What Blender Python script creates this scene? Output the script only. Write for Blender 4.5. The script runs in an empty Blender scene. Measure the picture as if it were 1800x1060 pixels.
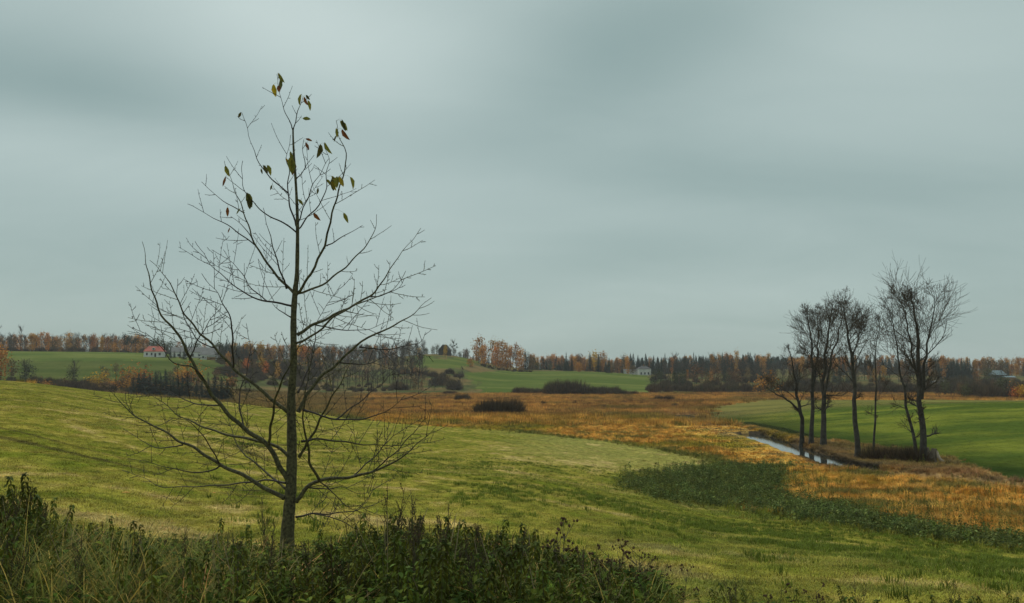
import bpy, math, random
import numpy as np
from mathutils import Vector
random.seed(11); rng = np.random.default_rng(11)
scene = bpy.context.scene
col = scene.collection
R = math.radians

# ------------------------------------------------------------------ camera
F = 1766.0; PITCH = math.atan(125.0 / F)            # pixel focal length of the 1800 px wide photograph
cam_d = bpy.data.cameras.new('camera'); cam = bpy.data.objects.new('camera', cam_d); col.objects.link(cam)
cam.location = (0, 0, 0); cam.rotation_euler = (R(90) + PITCH, 0, 0)
cam_d.sensor_width = 36; cam_d.lens = 36 * F / 1800; cam_d.clip_start = .05; cam_d.clip_end = 12000
cam_d.dof.use_dof = True; cam_d.dof.focus_distance = 16; cam_d.dof.aperture_fstop = 13
scene.camera = cam

# ------------------------------------------------------------------ light and exposure
SUN_EL, SUN_AZ = R(52), R(-35)                     # veiled sun, high, ahead and to the left
scene.view_settings.view_transform = 'Standard'; scene.view_settings.look = 'None'
scene.view_settings.exposure = 0.32; scene.view_settings.gamma = 1.0; scene.view_settings.use_curve_mapping = False
sun_d = bpy.data.lights.new('sun', 'SUN'); sun = bpy.data.objects.new('sun', sun_d); col.objects.link(sun)
sun_d.energy = 1.5; sun_d.angle = R(25); sun_d.color = (1, .965, .91)
sd = Vector((math.sin(SUN_AZ) * math.cos(SUN_EL), math.cos(SUN_AZ) * math.cos(SUN_EL), math.sin(SUN_EL)))
sun.rotation_euler = sd.to_track_quat('Z', 'Y').to_euler(); sun.location = (0, 0, 80)

world = bpy.data.worlds.new('World'); scene.world = world; world.use_nodes = True
nt = world.node_tree; nt.nodes.clear()
def N(t, tree=None, **kw):
    n = (tree or nt).nodes.new(t)
    for k, v in kw.items(): setattr(n, k, v)
    return n
def wm(op, a, b=None, c=None):
    n = N('ShaderNodeMath', operation=op)
    for i, v in enumerate((a, b, c)):
        if v is None: continue
        if isinstance(v, (int, float)): n.inputs[i].default_value = v
        else: nt.links.new(v, n.inputs[i])
    return n.outputs[0]
sky = N('ShaderNodeTexSky', sky_type='NISHITA', sun_disc=False); sky.sun_elevation = SUN_EL; sky.sun_rotation = SUN_AZ
bg1 = N('ShaderNodeBackground'); bg1.inputs[1].default_value = .1; nt.links.new(sky.outputs[0], bg1.inputs[0])
tc = N('ShaderNodeTexCoord'); sep = N('ShaderNodeSeparateXYZ'); nt.links.new(tc.outputs['Generated'], sep.inputs[0])
dx, dy, dz = sep.outputs
az = wm('ARCTAN2', dx, dy)                          # azimuth and elevation of the cloud deck
el = wm('ARCSINE', dz)
cmb = N('ShaderNodeCombineXYZ'); den = wm('ADD', wm('MAXIMUM', dz, 0.0), .22)
nt.links.new(wm('DIVIDE', dx, den), cmb.inputs[0]); nt.links.new(wm('DIVIDE', dy, den), cmb.inputs[1])
mp = N('ShaderNodeMapping'); mp.inputs['Rotation'].default_value = (0, 0, R(24)); mp.inputs['Scale'].default_value = (.7, 1.1, 1)
nt.links.new(cmb.outputs[0], mp.inputs[0])
n1 = N('ShaderNodeTexNoise'); n1.inputs['Scale'].default_value = .9; n1.inputs['Detail'].default_value = 4; n1.inputs['Roughness'].default_value = .42
n1.inputs['Distortion'].default_value = .4
nt.links.new(mp.outputs[0], n1.inputs['Vector'])
n2 = N('ShaderNodeTexNoise'); n2.inputs['Scale'].default_value = 2.2; n2.inputs['Detail'].default_value = 8; n2.inputs['Roughness'].default_value = .56; n2.inputs['Distortion'].default_value = .7
nt.links.new(mp.outputs[0], n2.inputs['Vector'])
cl = wm('ADD', wm('MULTIPLY', wm('SUBTRACT', n1.outputs[0], .5), .55), wm('MULTIPLY', wm('SUBTRACT', n2.outputs[0], .5), .26))
def blob(px, py, wx, wy, tilt, amp):                # a bank of thicker or thinner cloud
    a0 = math.atan((px - 900) / F); e0 = math.atan((530 - py) / F) + PITCH
    sx, sy = wx / F, wy / F; ct, st = math.cos(R(tilt)), math.sin(R(tilt))
    u = wm('SUBTRACT', az, a0); v = wm('SUBTRACT', el, e0)
    a = wm('ADD', wm('MULTIPLY', u, ct / sx), wm('MULTIPLY', v, st / sx))
    b = wm('ADD', wm('MULTIPLY', u, -st / sy), wm('MULTIPLY', v, ct / sy))
    q = wm('ADD', wm('MULTIPLY', a, a), wm('MULTIPLY', b, b))
    return wm('MULTIPLY', wm('EXPONENT', wm('MULTIPLY', q, -1.0)), amp)
for bl in [(500, 50, 380, 120, -12, .24), (250, 10, 160, 80, 0, -.05), (900, 300, 300, 60, 14, .04), (60, 190, 300, 70, -4, -.14), (120, 300, 330, 70, -3, .10), (980, 170, 330, 110, 15, -.13),
           (1180, 30, 260, 90, 5, -.10), (1560, 120, 420, 90, -8, .05), (1330, 330, 500, 60, -6, -.08), (620, 330, 260, 110, 20, .07),
           (1120, 440, 220, 45, -3, -.07), (1250, 530, 380, 40, 0, .05), (150, 420, 380, 90, 0, -.03)]:
    cl = wm('ADD', cl, blob(*bl[:5], bl[5] * 2.1))
zen = wm('MULTIPLY', wm('MAXIMUM', dz, 0.0), .55)    # overcast skies are brighter overhead
br = wm('ADD', wm('ADD', cl, zen), .955)
mixc = N('ShaderNodeMix', data_type='RGBA')
mixc.inputs['A'].default_value = (.168, .248, .238, 1); mixc.inputs['B'].default_value = (.435, .516, .494, 1)
nt.links.new(wm('MULTIPLY', wm('SUBTRACT', br, .55), 1.0), mixc.inputs['Factor'])
bg2 = N('ShaderNodeBackground'); bg2.inputs[1].default_value = 1.0; nt.links.new(mixc.outputs['Result'], bg2.inputs[0])
mx = N('ShaderNodeMixShader'); mx.inputs[0].default_value = .94
nt.links.new(bg1.outputs[0], mx.inputs[1]); nt.links.new(bg2.outputs[0], mx.inputs[2])
wo = N('ShaderNodeOutputWorld'); nt.links.new(mx.outputs[0], wo.inputs[0])

# ------------------------------------------------------------------ numeric helpers
def hash2(ix, iy, seed):
    n = (ix.astype(np.int64) * 374761393 + iy.astype(np.int64) * 668265263 + seed * 1442695041) & 0x7fffffff
    n = ((n ^ (n >> 13)) * 1274126177) & 0x7fffffff
    return ((n ^ (n >> 16)) & 0xffff) / 65535.0
def vnoise(x, y, seed=0):
    x = np.asarray(x, float); y = np.asarray(y, float)
    ix = np.floor(x); iy = np.floor(y); fx = x - ix; fy = y - iy
    fx = fx * fx * (3 - 2 * fx); fy = fy * fy * (3 - 2 * fy)
    a = hash2(ix, iy, seed); b = hash2(ix + 1, iy, seed); c = hash2(ix, iy + 1, seed); d = hash2(ix + 1, iy + 1, seed)
    return (a * (1 - fx) + b * fx) * (1 - fy) + (c * (1 - fx) + d * fx) * fy
def fbm(x, y, seed=0, o=4, g=.5):
    s = 0; a = 1; t = 0
    for k in range(o):
        s = s + a * vnoise(np.asarray(x) * 2 ** k + 17.3 * k, np.asarray(y) * 2 ** k - 9.1 * k, seed + k); t += a; a *= g
    return s / t
def sstep(a, b, x):
    t = np.clip((x - a) / (b - a), 0, 1); return t * t * (3 - 2 * t)

# terrain: height below/above eye level, by direction (x/y) and distance
Yk = [0, 6, 11, 25, 40, 55, 70, 85, 100, 120, 150, 180, 210, 250, 300, 360, 450, 520, 600, 680, 760, 900, 1200, 2000, 4200]
TT = {
 -1500: [-1.6, -1.4, -1.2, -.8, -.4, 0, .3, .6, .8, .9, .6, -.6, -2.5, -5, -7, -7, -3, 2, 8, 12, 14, 14, 12, 10, 10],
 0:     [-1.6, -1.45, -1.6, -1.75, -1.75, -1.6, -1.45, -1.3, -1.2, -1.15, -1.15, -1.7, -3.2, -6, -8, -7.2, -2.6, 4, 11.5, 14, 14, 13, 12, 10, 10],
 200:   [-1.6, -1.5, -1.75, -2.2, -2.6, -2.8, -2.9, -3, -3, -3, -3.1, -3.6, -4.8, -6.8, -8.4, -8.2, -3.6, 3, 11, 14, 14, 13, 12, 10, 10],
 400:   [-1.6, -1.55, -1.9, -2.75, -3.4, -3.9, -4.2, -4.5, -4.6, -4.7, -4.9, -5.3, -6.3, -8, -9, -9, -7, 0, 8.5, 10, 10, 10, 10, 10, 10],
 640:   [-1.6, -1.6, -2.0, -3.0, -4.0, -4.8, -5.5, -6, -6.5, -7.1, -7.8, -8.5, -8.9, -9, -9, -9, -9, -5, 2, 7, 10, 11, 10, 9, 9],
 775:   [-1.6, -1.62, -2.05, -3.1, -4.2, -5.1, -5.9, -6.6, -7.1, -7.8, -8.6, -9, -9, -9, -9, -9, -9, -4, 5, 12.5, 15, 14, 11, 9, 9],
 900:   [-1.6, -1.65, -2.1, -3.2, -4.4, -5.4, -6.3, -7.0, -7.6, -8.3, -8.9, -9, -9, -9, -9, -9, -9, -6, -1.5, 1.2, 3, 4, 4, 4, 6],
 1050:  [-1.6, -1.7, -2.15, -3.5, -4.9, -6.1, -7.1, -7.9, -8.4, -8.9, -9, -9, -9, -9, -9, -9, -9, -6, -1.4, 1.2, 1, 1, 3, 4, 6],
 1135:  [-1.6, -1.7, -2.15, -3.7, -5.3, -6.6, -7.7, -8.3, -8.7, -9, -9, -9, -9, -9, -9, -9, -9, -7, -4, -2.2, -1.5, 0, 3, 4, 6],
 1245:  [-1.6, -1.72, -2.2, -4.0, -5.8, -7.3, -8.4, -8.8, -9, -9, -9, -9, -8.95, -8.9, -9, -9, -9, -7, -3, -.5, 1, 3, 4, 4, 6],
 1500:  [-1.6, -1.75, -2.25, -4.3, -6.2, -7.8, -8.7, -9, -9, -8.7, -7.7, -7.0, -6.7, -7.2, -8.6, -9, -9, -8, -6, -4, -1, 3, 6, 5, 6],
 1800:  [-1.6, -1.8, -2.35, -4.65, -6.9, -8.4, -8.9, -8.9, -8.1, -7.2, -6.2, -5.4, -6.0, -7.4, -9, -9, -9, -8, -6, -4.2, -3.5, -2, 2, 4, 6],
 3200:  [-1.6, -1.9, -2.6, -5.2, -7.6, -8.9, -9, -8.2, -7, -5.6, -4.4, -4, -4.5, -6, -8, -9, -9, -8, -6, -4, -3, -2, 2, 4, 6]}
tk = np.array([(p - 900) / F for p in TT]); LY0, LY1, NT, NYR = math.log(3), math.log(4200), 260, 700
def pchip(xk, yk, x):
    xk = np.asarray(xk, float); yk = np.asarray(yk, float); h = np.diff(xk); d = np.diff(yk) / h
    m = np.zeros_like(yk); m[0] = d[0]; m[-1] = d[-1]
    for i in range(1, len(xk) - 1):
        if d[i - 1] * d[i] > 0:
            w1 = 2 * h[i] + h[i - 1]; w2 = h[i] + 2 * h[i - 1]; m[i] = (w1 + w2) / (w1 / d[i - 1] + w2 / d[i])
    i = np.clip(np.searchsorted(xk, x) - 1, 0, len(xk) - 2); s = (x - xk[i]) / h[i]
    return ((1 + 2 * s) * (1 - s) ** 2) * yk[i] + s * (1 - s) ** 2 * h[i] * m[i] + s * s * (3 - 2 * s) * yk[i + 1] + s * s * (s - 1) * h[i] * m[i + 1]
ys = np.exp(np.linspace(LY0, LY1, NYR)); ts = np.linspace(tk[0], tk[-1], NT)
cols_ = np.array([pchip(Yk, v, ys) for v in TT.values()])
RAS = np.array([pchip(tk, cols_[:, j], ts) for j in range(NYR)]).T
for _ in range(5):
    RAS[1:-1] = (RAS[:-2] + 2 * RAS[1:-1] + RAS[2:]) / 4
for _ in range(14):
    RAS[:, 1:-1] = (RAS[:, :-2] + 2 * RAS[:, 1:-1] + RAS[:, 2:]) / 4
DITCH = np.array([(36, 330), (37, 250), (35.8, 207), (35.4, 150), (33.7, 120), (32.3, 99), (34.5, 91), (41, 80), (52, 66), (80, 45), (120, 30)], float)
def segdist(x, y, P):
    best = np.full(np.shape(x), 1e9)
    for a, b in zip(P[:-1], P[1:]):
        d = b - a; L = (d ** 2).sum()
        t = np.clip(((x - a[0]) * d[0] + (y - a[1]) * d[1]) / L, 0, 1)
        best = np.minimum(best, np.hypot(x - a[0] - t * d[0], y - a[1] - t * d[1]))
    return best
def hgt(x, y):
    x = np.asarray(x, float); y = np.asarray(y, float)
    r = np.where(y > 1, y, 1); t = np.where(y > 3, x / np.maximum(y, 12), x / 12)
    rr = np.where(np.abs(t) > 1.2, np.hypot(x, y) * .75, r); rr = np.where(y < 0, np.maximum(np.hypot(x, y), 1), rr)
    u = np.clip((t - ts[0]) / (ts[-1] - ts[0]), 0, .99999) * (NT - 1)
    v = np.clip((np.log(np.clip(rr, 3, 4199)) - LY0) / (LY1 - LY0), 0, .99999) * (NYR - 1)
    i = u.astype(int); j = v.astype(int); fu = u - i; fv = v - j
    z = (RAS[i, j] * (1 - fu) + RAS[i + 1, j] * fu) * (1 - fv) + (RAS[i, j + 1] * (1 - fu) + RAS[i + 1, j + 1] * fu) * fv
    d = np.hypot(x, y)
    z = z + (fbm(x / 9, y / 9, 3, 3) - .5) * .28 * sstep(8, 30, d) + (fbm(x / 60, y / 60, 5, 2) - .5) * 1.6 * sstep(350, 500, d)
    dd = segdist(x, y, DITCH)
    z = z - .50 * (y < 151) * (1 - sstep(1.15, 1.8, dd - .6 * sstep(105, 120, y) + (fbm(x / 3, y / 3, 555, 2) - .5) * .9))
    return z
def h1(x, y): return float(hgt(np.array([x]), np.array([y]))[0])
def project(x, y, z):
    cp, sp = math.cos(PITCH), math.sin(PITCH)
    f = y * cp + z * sp; u = -y * sp + z * cp; f = np.where(f < .2, .2, f)
    return 900 + F * x / f, 530 - F * u / f
def at(px, py, Y):                                   # point of the place seen in a direction, at a given distance
    a = (px - 900) / F; b = (530 - py) / F; cp, sp = math.cos(PITCH), math.sin(PITCH)
    k = Y / (cp - b * sp); return Vector((a * k, Y, (sp + b * cp) * k))
def inpoly(px, py, P):
    c = np.zeros(np.shape(px), bool)
    for (x0, y0), (x1, y1) in zip(P, P[1:] + P[:1]):
        if y0 == y1: continue
        k = ((y0 > py) != (y1 > py)) & (px < (x1 - x0) * (py - y0) / (y1 - y0) + x0); c ^= k
    return c
def ground_at(px, py, y0=5, y1=900):
    yy = np.geomspace(y0, y1, 1500); b = (530 - py) / F; cp, sp = math.cos(PITCH), math.sin(PITCH)
    k = yy / (cp - b * sp); X = (px - 900) / F * k; Z = (sp + b * cp) * k
    g = hgt(X, yy); i = np.argmax(Z < g); return X[i], yy[i], g[i]

# land cover
EDGE = [(-1500, 600), (-400, 640), (0, 668), (170, 683), (400, 703), (640, 738), (760, 750), (900, 758), (1050, 775), (1180, 795), (1240, 808)]
TIP = [(1245, 815), (1225, 823), (1140, 836), (1108, 858), (1150, 873), (1300, 895), (1450, 920), (1600, 943), (1800, 966), (2600, 1060)]
EDGE_W = []
for p in EDGE[2:] + TIP[:4]:
    a, b, _ = ground_at(p[0], p[1] + 1.5); EDGE_W.append((a, b))
EDGE_W = np.array([(-160, 120)] + EDGE_W)
MOWN = EDGE + TIP + [(4000, 1200), (4000, 9000), (-9000, 9000), (-9000, 590)]
NETTLE = [(1104, 858), (1140, 832), (1215, 824), (1300, 815), (1385, 816), (1405, 832), (1375, 846), (1335, 860), (1410, 880), (1500, 896), (1600, 921), (1700, 943), (1850, 966), (2300, 1020)] + TIP[::-1][:-3]
CROP = [(1232, 737), (1250, 716), (1300, 708), (1450, 690), (1800, 690), (4000, 690), (4000, 1100), (2200, 905), (1850, 852), (1700, 822), (1645, 800), (1560, 786), (1470, 774), (1380, 766), (1320, 757), (1270, 747)]
HILLA = [(-1200, 600), (30, 617), (120, 616), (240, 618), (345, 626), (430, 634), (420, 668), (40, 670), (-1200, 680)]
HILLC = [(812, 656), (900, 651), (1050, 649), (1140, 657), (1150, 692), (1080, 697), (850, 693)]
HILLB = [(722, 626), (745, 624), (780, 633), (832, 622), (845, 638), (800, 648), (722, 646)]
def regions(x, y):
    z = hgt(x, y); w = .35 * np.minimum(np.hypot(x, y) / 60, 4)
    nx = (fbm(x / 4, y / 6, 41, 4, .65) - .5) * 13 * w; ny = (fbm(x / 4, y / 6, 47, 4, .65) - .5) * 13 * w
    px, py = project(x + nx, y + ny, z)
    r = np.full(np.shape(x), 2)                                                    # 2 marsh
    r[y > 445] = 6                                                                 # 6 rough hillside
    near = (y < 205) & (px > 1330) | (y < 205)
    qx, qy = project(x + nx * .3, y + ny * .3, z); mown = inpoly(qx, qy, MOWN) & near; mown |= (y < 8) | ((x < -20) & (y < 150) & (px < 60)) | ((np.abs(x) > y * .9) & (x < 0) & (y < 150))
    r[mown] = 0
    r[inpoly(px, py, NETTLE) & (y > 30) & (y < 105) & ~mown] = 1
    dd = segdist(x, y, DITCH)
    crop = inpoly(px, py, CROP) & (y > 60) & (y < 330) & (dd > 3.6) & (x > 35)
    crop |= (x > 60) & (y > 60) & (y < 260) & (x > y * .5)
    r[crop] = 3
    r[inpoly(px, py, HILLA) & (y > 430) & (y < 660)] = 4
    r[inpoly(px, py, HILLC) & (y > 455) & (y < 690)] = 5
    r[inpoly(px, py, HILLB) & (y > 560) & (y < 760)] = 7
    return r, px, py, dd
def lerp(a, b, t): return a + (b - a) * t[..., None]
C = lambda *v: np.array(v)
def cover_color(x, y, reg, px, py, dd):
    n1 = fbm(x / 2.2, y / 2.2, 61, 4, .6); n2 = fbm(x / 14, y / 14, 67, 4, .55); n3 = fbm(x / .3, y / .9, 71, 3, .7)
    out = np.zeros(x.shape + (3,))
    m = reg == 0
    if m.any():
        s = segdist(x[m], y[m], EDGE_W)
        lane = fbm(s / 1.6, (x[m] * .3 + y[m]) / 30, 73, 3, .6) * .6 + fbm(s / 5.0, y[m] / 50, 79, 2) * .4
        tuft = fbm(x[m] / .8, y[m] / 2.2, 83, 4, .7)
        g = np.clip(.52 + (lane - .5) * 1.6 + (tuft - .5) * 2.0 + (n2[m] - .5) * .7, 0, 1)
        c = lerp(C(.138, .154, .018), C(.31, .255, .048), g); tg = sstep(70, 100, y[m]) * sstep(820, 1000, px[m]) * (py[m] < 840); c = lerp(c, C(.27, .25, .075), tg * .6)
        st = sstep(.56, .70, .5 * tuft + .5 * lane + (n2[m] - .5) * .25); c = lerp(c, C(.44, .33, .13), st * .8)
        gr = sstep(900, 1250, px[m]) * sstep(.38, .62, n1[m] * .6 + n2[m] * .4) * sstep(790, 900, py[m]); c = lerp(c, C(.055, .092, .012), gr * (.15 + .55 * sstep(.4, .6, tuft)))
        dk = sstep(.63, .72, lane * .7 + n2[m] * .3) * (px[m] < 700); c = lerp(c, C(.10, .085, .035), dk * .12)
        tr = (1 - sstep(.15, .5, np.abs(np.mod(s, 15.0) - 7.5 + (n2[m] - .5) * 1.5) % 1.9)) * (px[m] < 620) * (np.abs(np.mod(s, 15) - 7.5) < 2.2)
        c = lerp(c, C(.075, .06, .022), tr * .75)
        out[m] = c * (.45 + 1.1 * n3[m])[:, None]
    m = reg == 1
    out[m] = lerp(C(.05, .07, .016), C(.15, .15, .03), sstep(.3, .7, fbm(x[m] / 2.5, y[m] / 5, 444, 3)))
    m = reg == 2
    if m.any():
        Y = y[m]; a = lerp(C(.36, .175, .025), C(.62, .375, .085), sstep(.35, .65, fbm(x[m] / 1.3, Y / 1.3, 88, 3, .6)))                 # orange sedge
        g = sstep(.47, .62, n2[m] * .75 + n1[m] * .25); a = lerp(a, C(.25, .20, .02), g * .9); a = lerp(a, C(.10, .11, .025), sstep(.56, .66, fbm(x[m] / 3.5, Y / 2.5, 89, 3, .6)) * .8)
        strk = fbm(x[m] / 26, Y / 7, 91, 4, .6)
        b = lerp(C(.24, .125, .04), C(.50, .27, .065), sstep(.35, .65, strk)); b = lerp(b, C(.19, .16, .04), sstep(.55, .7, n2[m]) * .6)
        b = lerp(b, C(.07, .048, .028), sstep(.6, .68, strk * .5 + n2[m] * .5) * .7)
        eg = segdist(x[m], Y, EDGE_W[-12:]); a = lerp(a, C(.10, .115, .022), (1 - sstep(1.2, 3.5, eg + (n1[m] - .5) * 2)) * .9); far = sstep(185, 235, Y + (n2[m] - .5) * 60); c = lerp(a, b, far)
        bank = (1 - sstep(2.5, 7, dd[m])) * (Y < 240); c = lerp(c, C(.34, .2, .12), bank * sstep(.4, .6, n1[m]) * .4)
        east = (x[m] > 34 + np.maximum(0, 92 - Y) * .55) & (Y < 130); c = lerp(c, C(.24, .15, .08), east * .6)
        lf = ((px[m] < 640) & (Y > 200)); c = lerp(c, C(.15, .125, .05), lf * .6)
        wet = (1 - sstep(1.6, 2.5, dd[m])) * ((Y > 96) & (Y < 152) | (Y > 196) & (Y < 215)); c = lerp(c, C(.05, .04, .028), wet)
        out[m] = c * (.75 + .5 * n3[m])[:, None]
    m = reg == 3
    g = fbm(x[m] / 22, y[m] / 9, 97, 5, .7)
    c = lerp(C(.072, .105, .018), C(.165, .185, .028), sstep(.35, .65, g)); tl = sstep(1380, 1250, px[m]) if False else (1 - sstep(1250, 1460, px[m])) * sstep(.35, .6, g + .1)
    c = lerp(c, C(.20, .175, .04), tl * .75); lo = 1 - sstep(6, 20, dd[m] + (n2[m] - .5) * 14); c = lerp(c, C(.03, .05, .012), lo * .85)
    edge = sstep(190, 215, y[m]); c = lerp(c, C(.2, .16, .06), edge * .5)
    out[m] = c * (.8 + .4 * n1[m])[:, None]
    for k in (4, 5, 7):
        m = reg == k; g = fbm(x[m] / 60, y[m] / 14, 101, 4, .5)
        c = lerp(C(.075, .11, .022), C(.14, .16, .04), sstep(.3, .7, g))
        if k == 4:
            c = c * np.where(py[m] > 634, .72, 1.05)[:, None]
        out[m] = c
    m = reg == 6
    c = lerp(C(.075, .085, .03), C(.17, .12, .05), sstep(.4, .65, n2[m])); out[m] = c * (.8 + .4 * n1[m])[:, None]
    return out

# ------------------------------------------------------------------ object helpers
def tag(o, label=None, cat=None, group=None, kind=None):
    if label: o['label'] = label
    if cat: o['category'] = cat
    if group: o['group'] = group
    if kind: o['kind'] = kind
    return o
def empty(name, loc=(0, 0, 0), label=None, cat=None, group=None):
    o = bpy.data.objects.new(name, None); col.objects.link(o); o.location = loc; o.empty_display_size = .1
    return tag(o, label, cat, group)
def copy_tree(o, parent=None):
    c = o.copy(); col.objects.link(c)
    if parent: c.parent = parent
    for ch in list(o.children): copy_tree(ch, c)
    return c
ORD = ['leftmost', 'second', 'third', 'fourth', 'fifth', 'sixth', 'seventh', 'eighth', 'ninth', 'tenth', 'eleventh', 'twelfth', 'thirteenth', 'fourteenth', 'fifteenth', 'sixteenth', 'seventeenth', 'eighteenth', 'nineteenth', 'twentieth']
def nth(i, what):
    return f'leftmost {what}' if i == 0 else f'{ORD[i]} {what} from the left'
class MB:
    def __init__(s): s.v = []; s.f = []; s.m = []; s.n = 0; s.c = []
    def add(s, v, f, mi=0, c=None):
        v = np.asarray(v, float).reshape(-1, 3)
        f = (np.asarray(f) + s.n); s.v.append(v); s.f.append((f, mi)); s.n += len(v)
        s.c.append(np.tile(c if c is not None else (1, 1, 1), (len(v), 1)) if np.ndim(c) < 2 else np.asarray(c))
    def tube(s, pts, rad, n=5, mi=0, cap=False):
        P = np.asarray(pts, float); k = len(P); rad = np.broadcast_to(rad, (k,))
        T = np.gradient(P, axis=0); T /= np.linalg.norm(T, axis=1)[:, None] + 1e-9
        ref = np.array([.31, .9, .2]) if abs(T[0][1]) < .8 else np.array([1., .1, .1])
        U = np.cross(T, ref); U /= np.linalg.norm(U, axis=1)[:, None] + 1e-9; V = np.cross(T, U)
        a = np.linspace(0, 2 * np.pi, n, endpoint=False)
        ring = P[:, None] + rad[:, None, None] * (np.cos(a)[None, :, None] * U[:, None] + np.sin(a)[None, :, None] * V[:, None])
        i = np.arange(k - 1)[:, None] * n; j = np.arange(n)[None]; j2 = (j + 1) % n
        f = np.stack([i + j, i + j2, i + n + j2, i + n + j], -1).reshape(-1, 4)
        s.add(ring.reshape(-1, 3), f, mi)
        if cap: s.add(ring[-1], [list(range(n))], mi)
    def box(s, x0, x1, y0, y1, z0, z1, mi=0):
        v = [(x, y, z) for z in (z0, z1) for y in (y0, y1) for x in (x0, x1)]
        s.add(v, [(0, 2, 3, 1), (4, 5, 7, 6), (0, 1, 5, 4), (2, 6, 7, 3), (0, 4, 6, 2), (1, 3, 7, 5)], mi)
    def mesh(s, name, mats, smooth=False):
        me = bpy.data.meshes.new(name); V = np.concatenate(s.v)
        lt = np.concatenate([np.full(len(f), f.shape[1]) for f, _ in s.f]); li = np.concatenate([f.ravel() for f, _ in s.f])
        mi = np.concatenate([np.full(len(f), m) for f, m in s.f])
        me.vertices.add(len(V)); me.vertices.foreach_set('co', V.ravel())
        me.loops.add(len(li)); me.loops.foreach_set('vertex_index', li.astype(np.int32))
        me.polygons.add(len(lt)); ls = np.concatenate([[0], np.cumsum(lt)[:-1]])
        me.polygons.foreach_set('loop_start', ls.astype(np.int32)); me.polygons.foreach_set('loop_total', lt.astype(np.int32))
        me.polygons.foreach_set('material_index', mi.astype(np.int32))
        me.polygons.foreach_set('use_smooth', np.full(len(lt), smooth))
        a = me.color_attributes.new('tint', 'FLOAT_COLOR', 'POINT'); Cc = np.concatenate(s.c)
        a.data.foreach_set('color', np.concatenate([Cc, np.ones((len(Cc), 1))], 1).ravel())
        for m in (mats if isinstance(mats, (list, tuple)) else [mats]): me.materials.append(m)
        me.update(calc_edges=True); me.validate(); return me
    def build(s, name, mats, parent=None, smooth=False, link=True):
        o = bpy.data.objects.new(name, s.mesh(name, mats, smooth))
        if link: col.objects.link(o)
        if parent: o.parent = parent
        return o

def material(name, c1, c2, scale=4, rough=.85, trans=0, spec=.25, attr=None, objvar=0, bump=0, coords='Object', detail=4, hue=0):
    m = bpy.data.materials.new(name); m.use_nodes = True; t = m.node_tree; t.nodes.clear(); L = t.links.new
    bs = N('ShaderNodeBsdfPrincipled', t); bs.inputs['Roughness'].default_value = rough; bs.inputs['Specular IOR Level'].default_value = spec
    out = N('ShaderNodeOutputMaterial', t); g = N('ShaderNodeTexCoord', t)
    no = N('ShaderNodeTexNoise', t); no.inputs['Scale'].default_value = scale; no.inputs['Detail'].default_value = detail; no.inputs['Roughness'].default_value = .6
    L(g.outputs[coords], no.inputs['Vector'])
    mr = N('ShaderNodeMapRange', t); mr.inputs[1].default_value = .32; mr.inputs[2].default_value = .68; L(no.outputs[0], mr.inputs[0])
    mix = N('ShaderNodeMix', t, data_type='RGBA'); mix.inputs['A'].default_value = (*c1, 1); mix.inputs['B'].default_value = (*c2, 1)
    L(mr.outputs[0], mix.inputs['Factor']); c = mix.outputs['Result']
    if attr:
        at_ = N('ShaderNodeAttribute', t, attribute_name=attr[1], attribute_type=attr[0]); mu = N('ShaderNodeMix', t, data_type='RGBA', blend_type='MULTIPLY')
        mu.inputs['Factor'].default_value = 1; L(c, mu.inputs['A']); L(at_.outputs['Color'], mu.inputs['B']); c = mu.outputs['Result']
    if objvar or hue:
        oi = N('ShaderNodeObjectInfo', t); hs = N('ShaderNodeHueSaturation', t)
        mrv = N('ShaderNodeMapRange', t); mrv.inputs[3].default_value = 1 - objvar; mrv.inputs[4].default_value = 1 + objvar; L(oi.outputs['Random'], mrv.inputs[0]); L(mrv.outputs[0], hs.inputs['Value'])
        fr = N('ShaderNodeMath', t, operation='FRACT'); ml = N('ShaderNodeMath', t, operation='MULTIPLY'); ml.inputs[1].default_value = 7.31; L(oi.outputs['Random'], ml.inputs[0]); L(ml.outputs[0], fr.inputs[0])
        mh = N('ShaderNodeMapRange', t); mh.inputs[3].default_value = .5 - hue; mh.inputs[4].default_value = .5 + hue; L(fr.outputs[0], mh.inputs[0]); L(mh.outputs[0], hs.inputs['Hue'])
        L(c, hs.inputs['Color']); c = hs.outputs[0]
    L(c, bs.inputs['Base Color']); sh = bs.outputs[0]
    if bump:
        bp = N('ShaderNodeBump', t); bp.inputs['Strength'].default_value = 1; bp.inputs['Distance'].default_value = bump; L(no.outputs[0], bp.inputs['Height']); L(bp.outputs[0], bs.inputs['Normal'])
    if trans:
        tr = N('ShaderNodeBsdfTranslucent', t); L(c, tr.inputs[0]); ms = N('ShaderNodeMixShader', t); ms.inputs[0].default_value = trans
        L(bs.outputs[0], ms.inputs[1]); L(tr.outputs[0], ms.inputs[2]); sh = ms.outputs[0]
    L(sh, out.inputs[0]); return m

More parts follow.
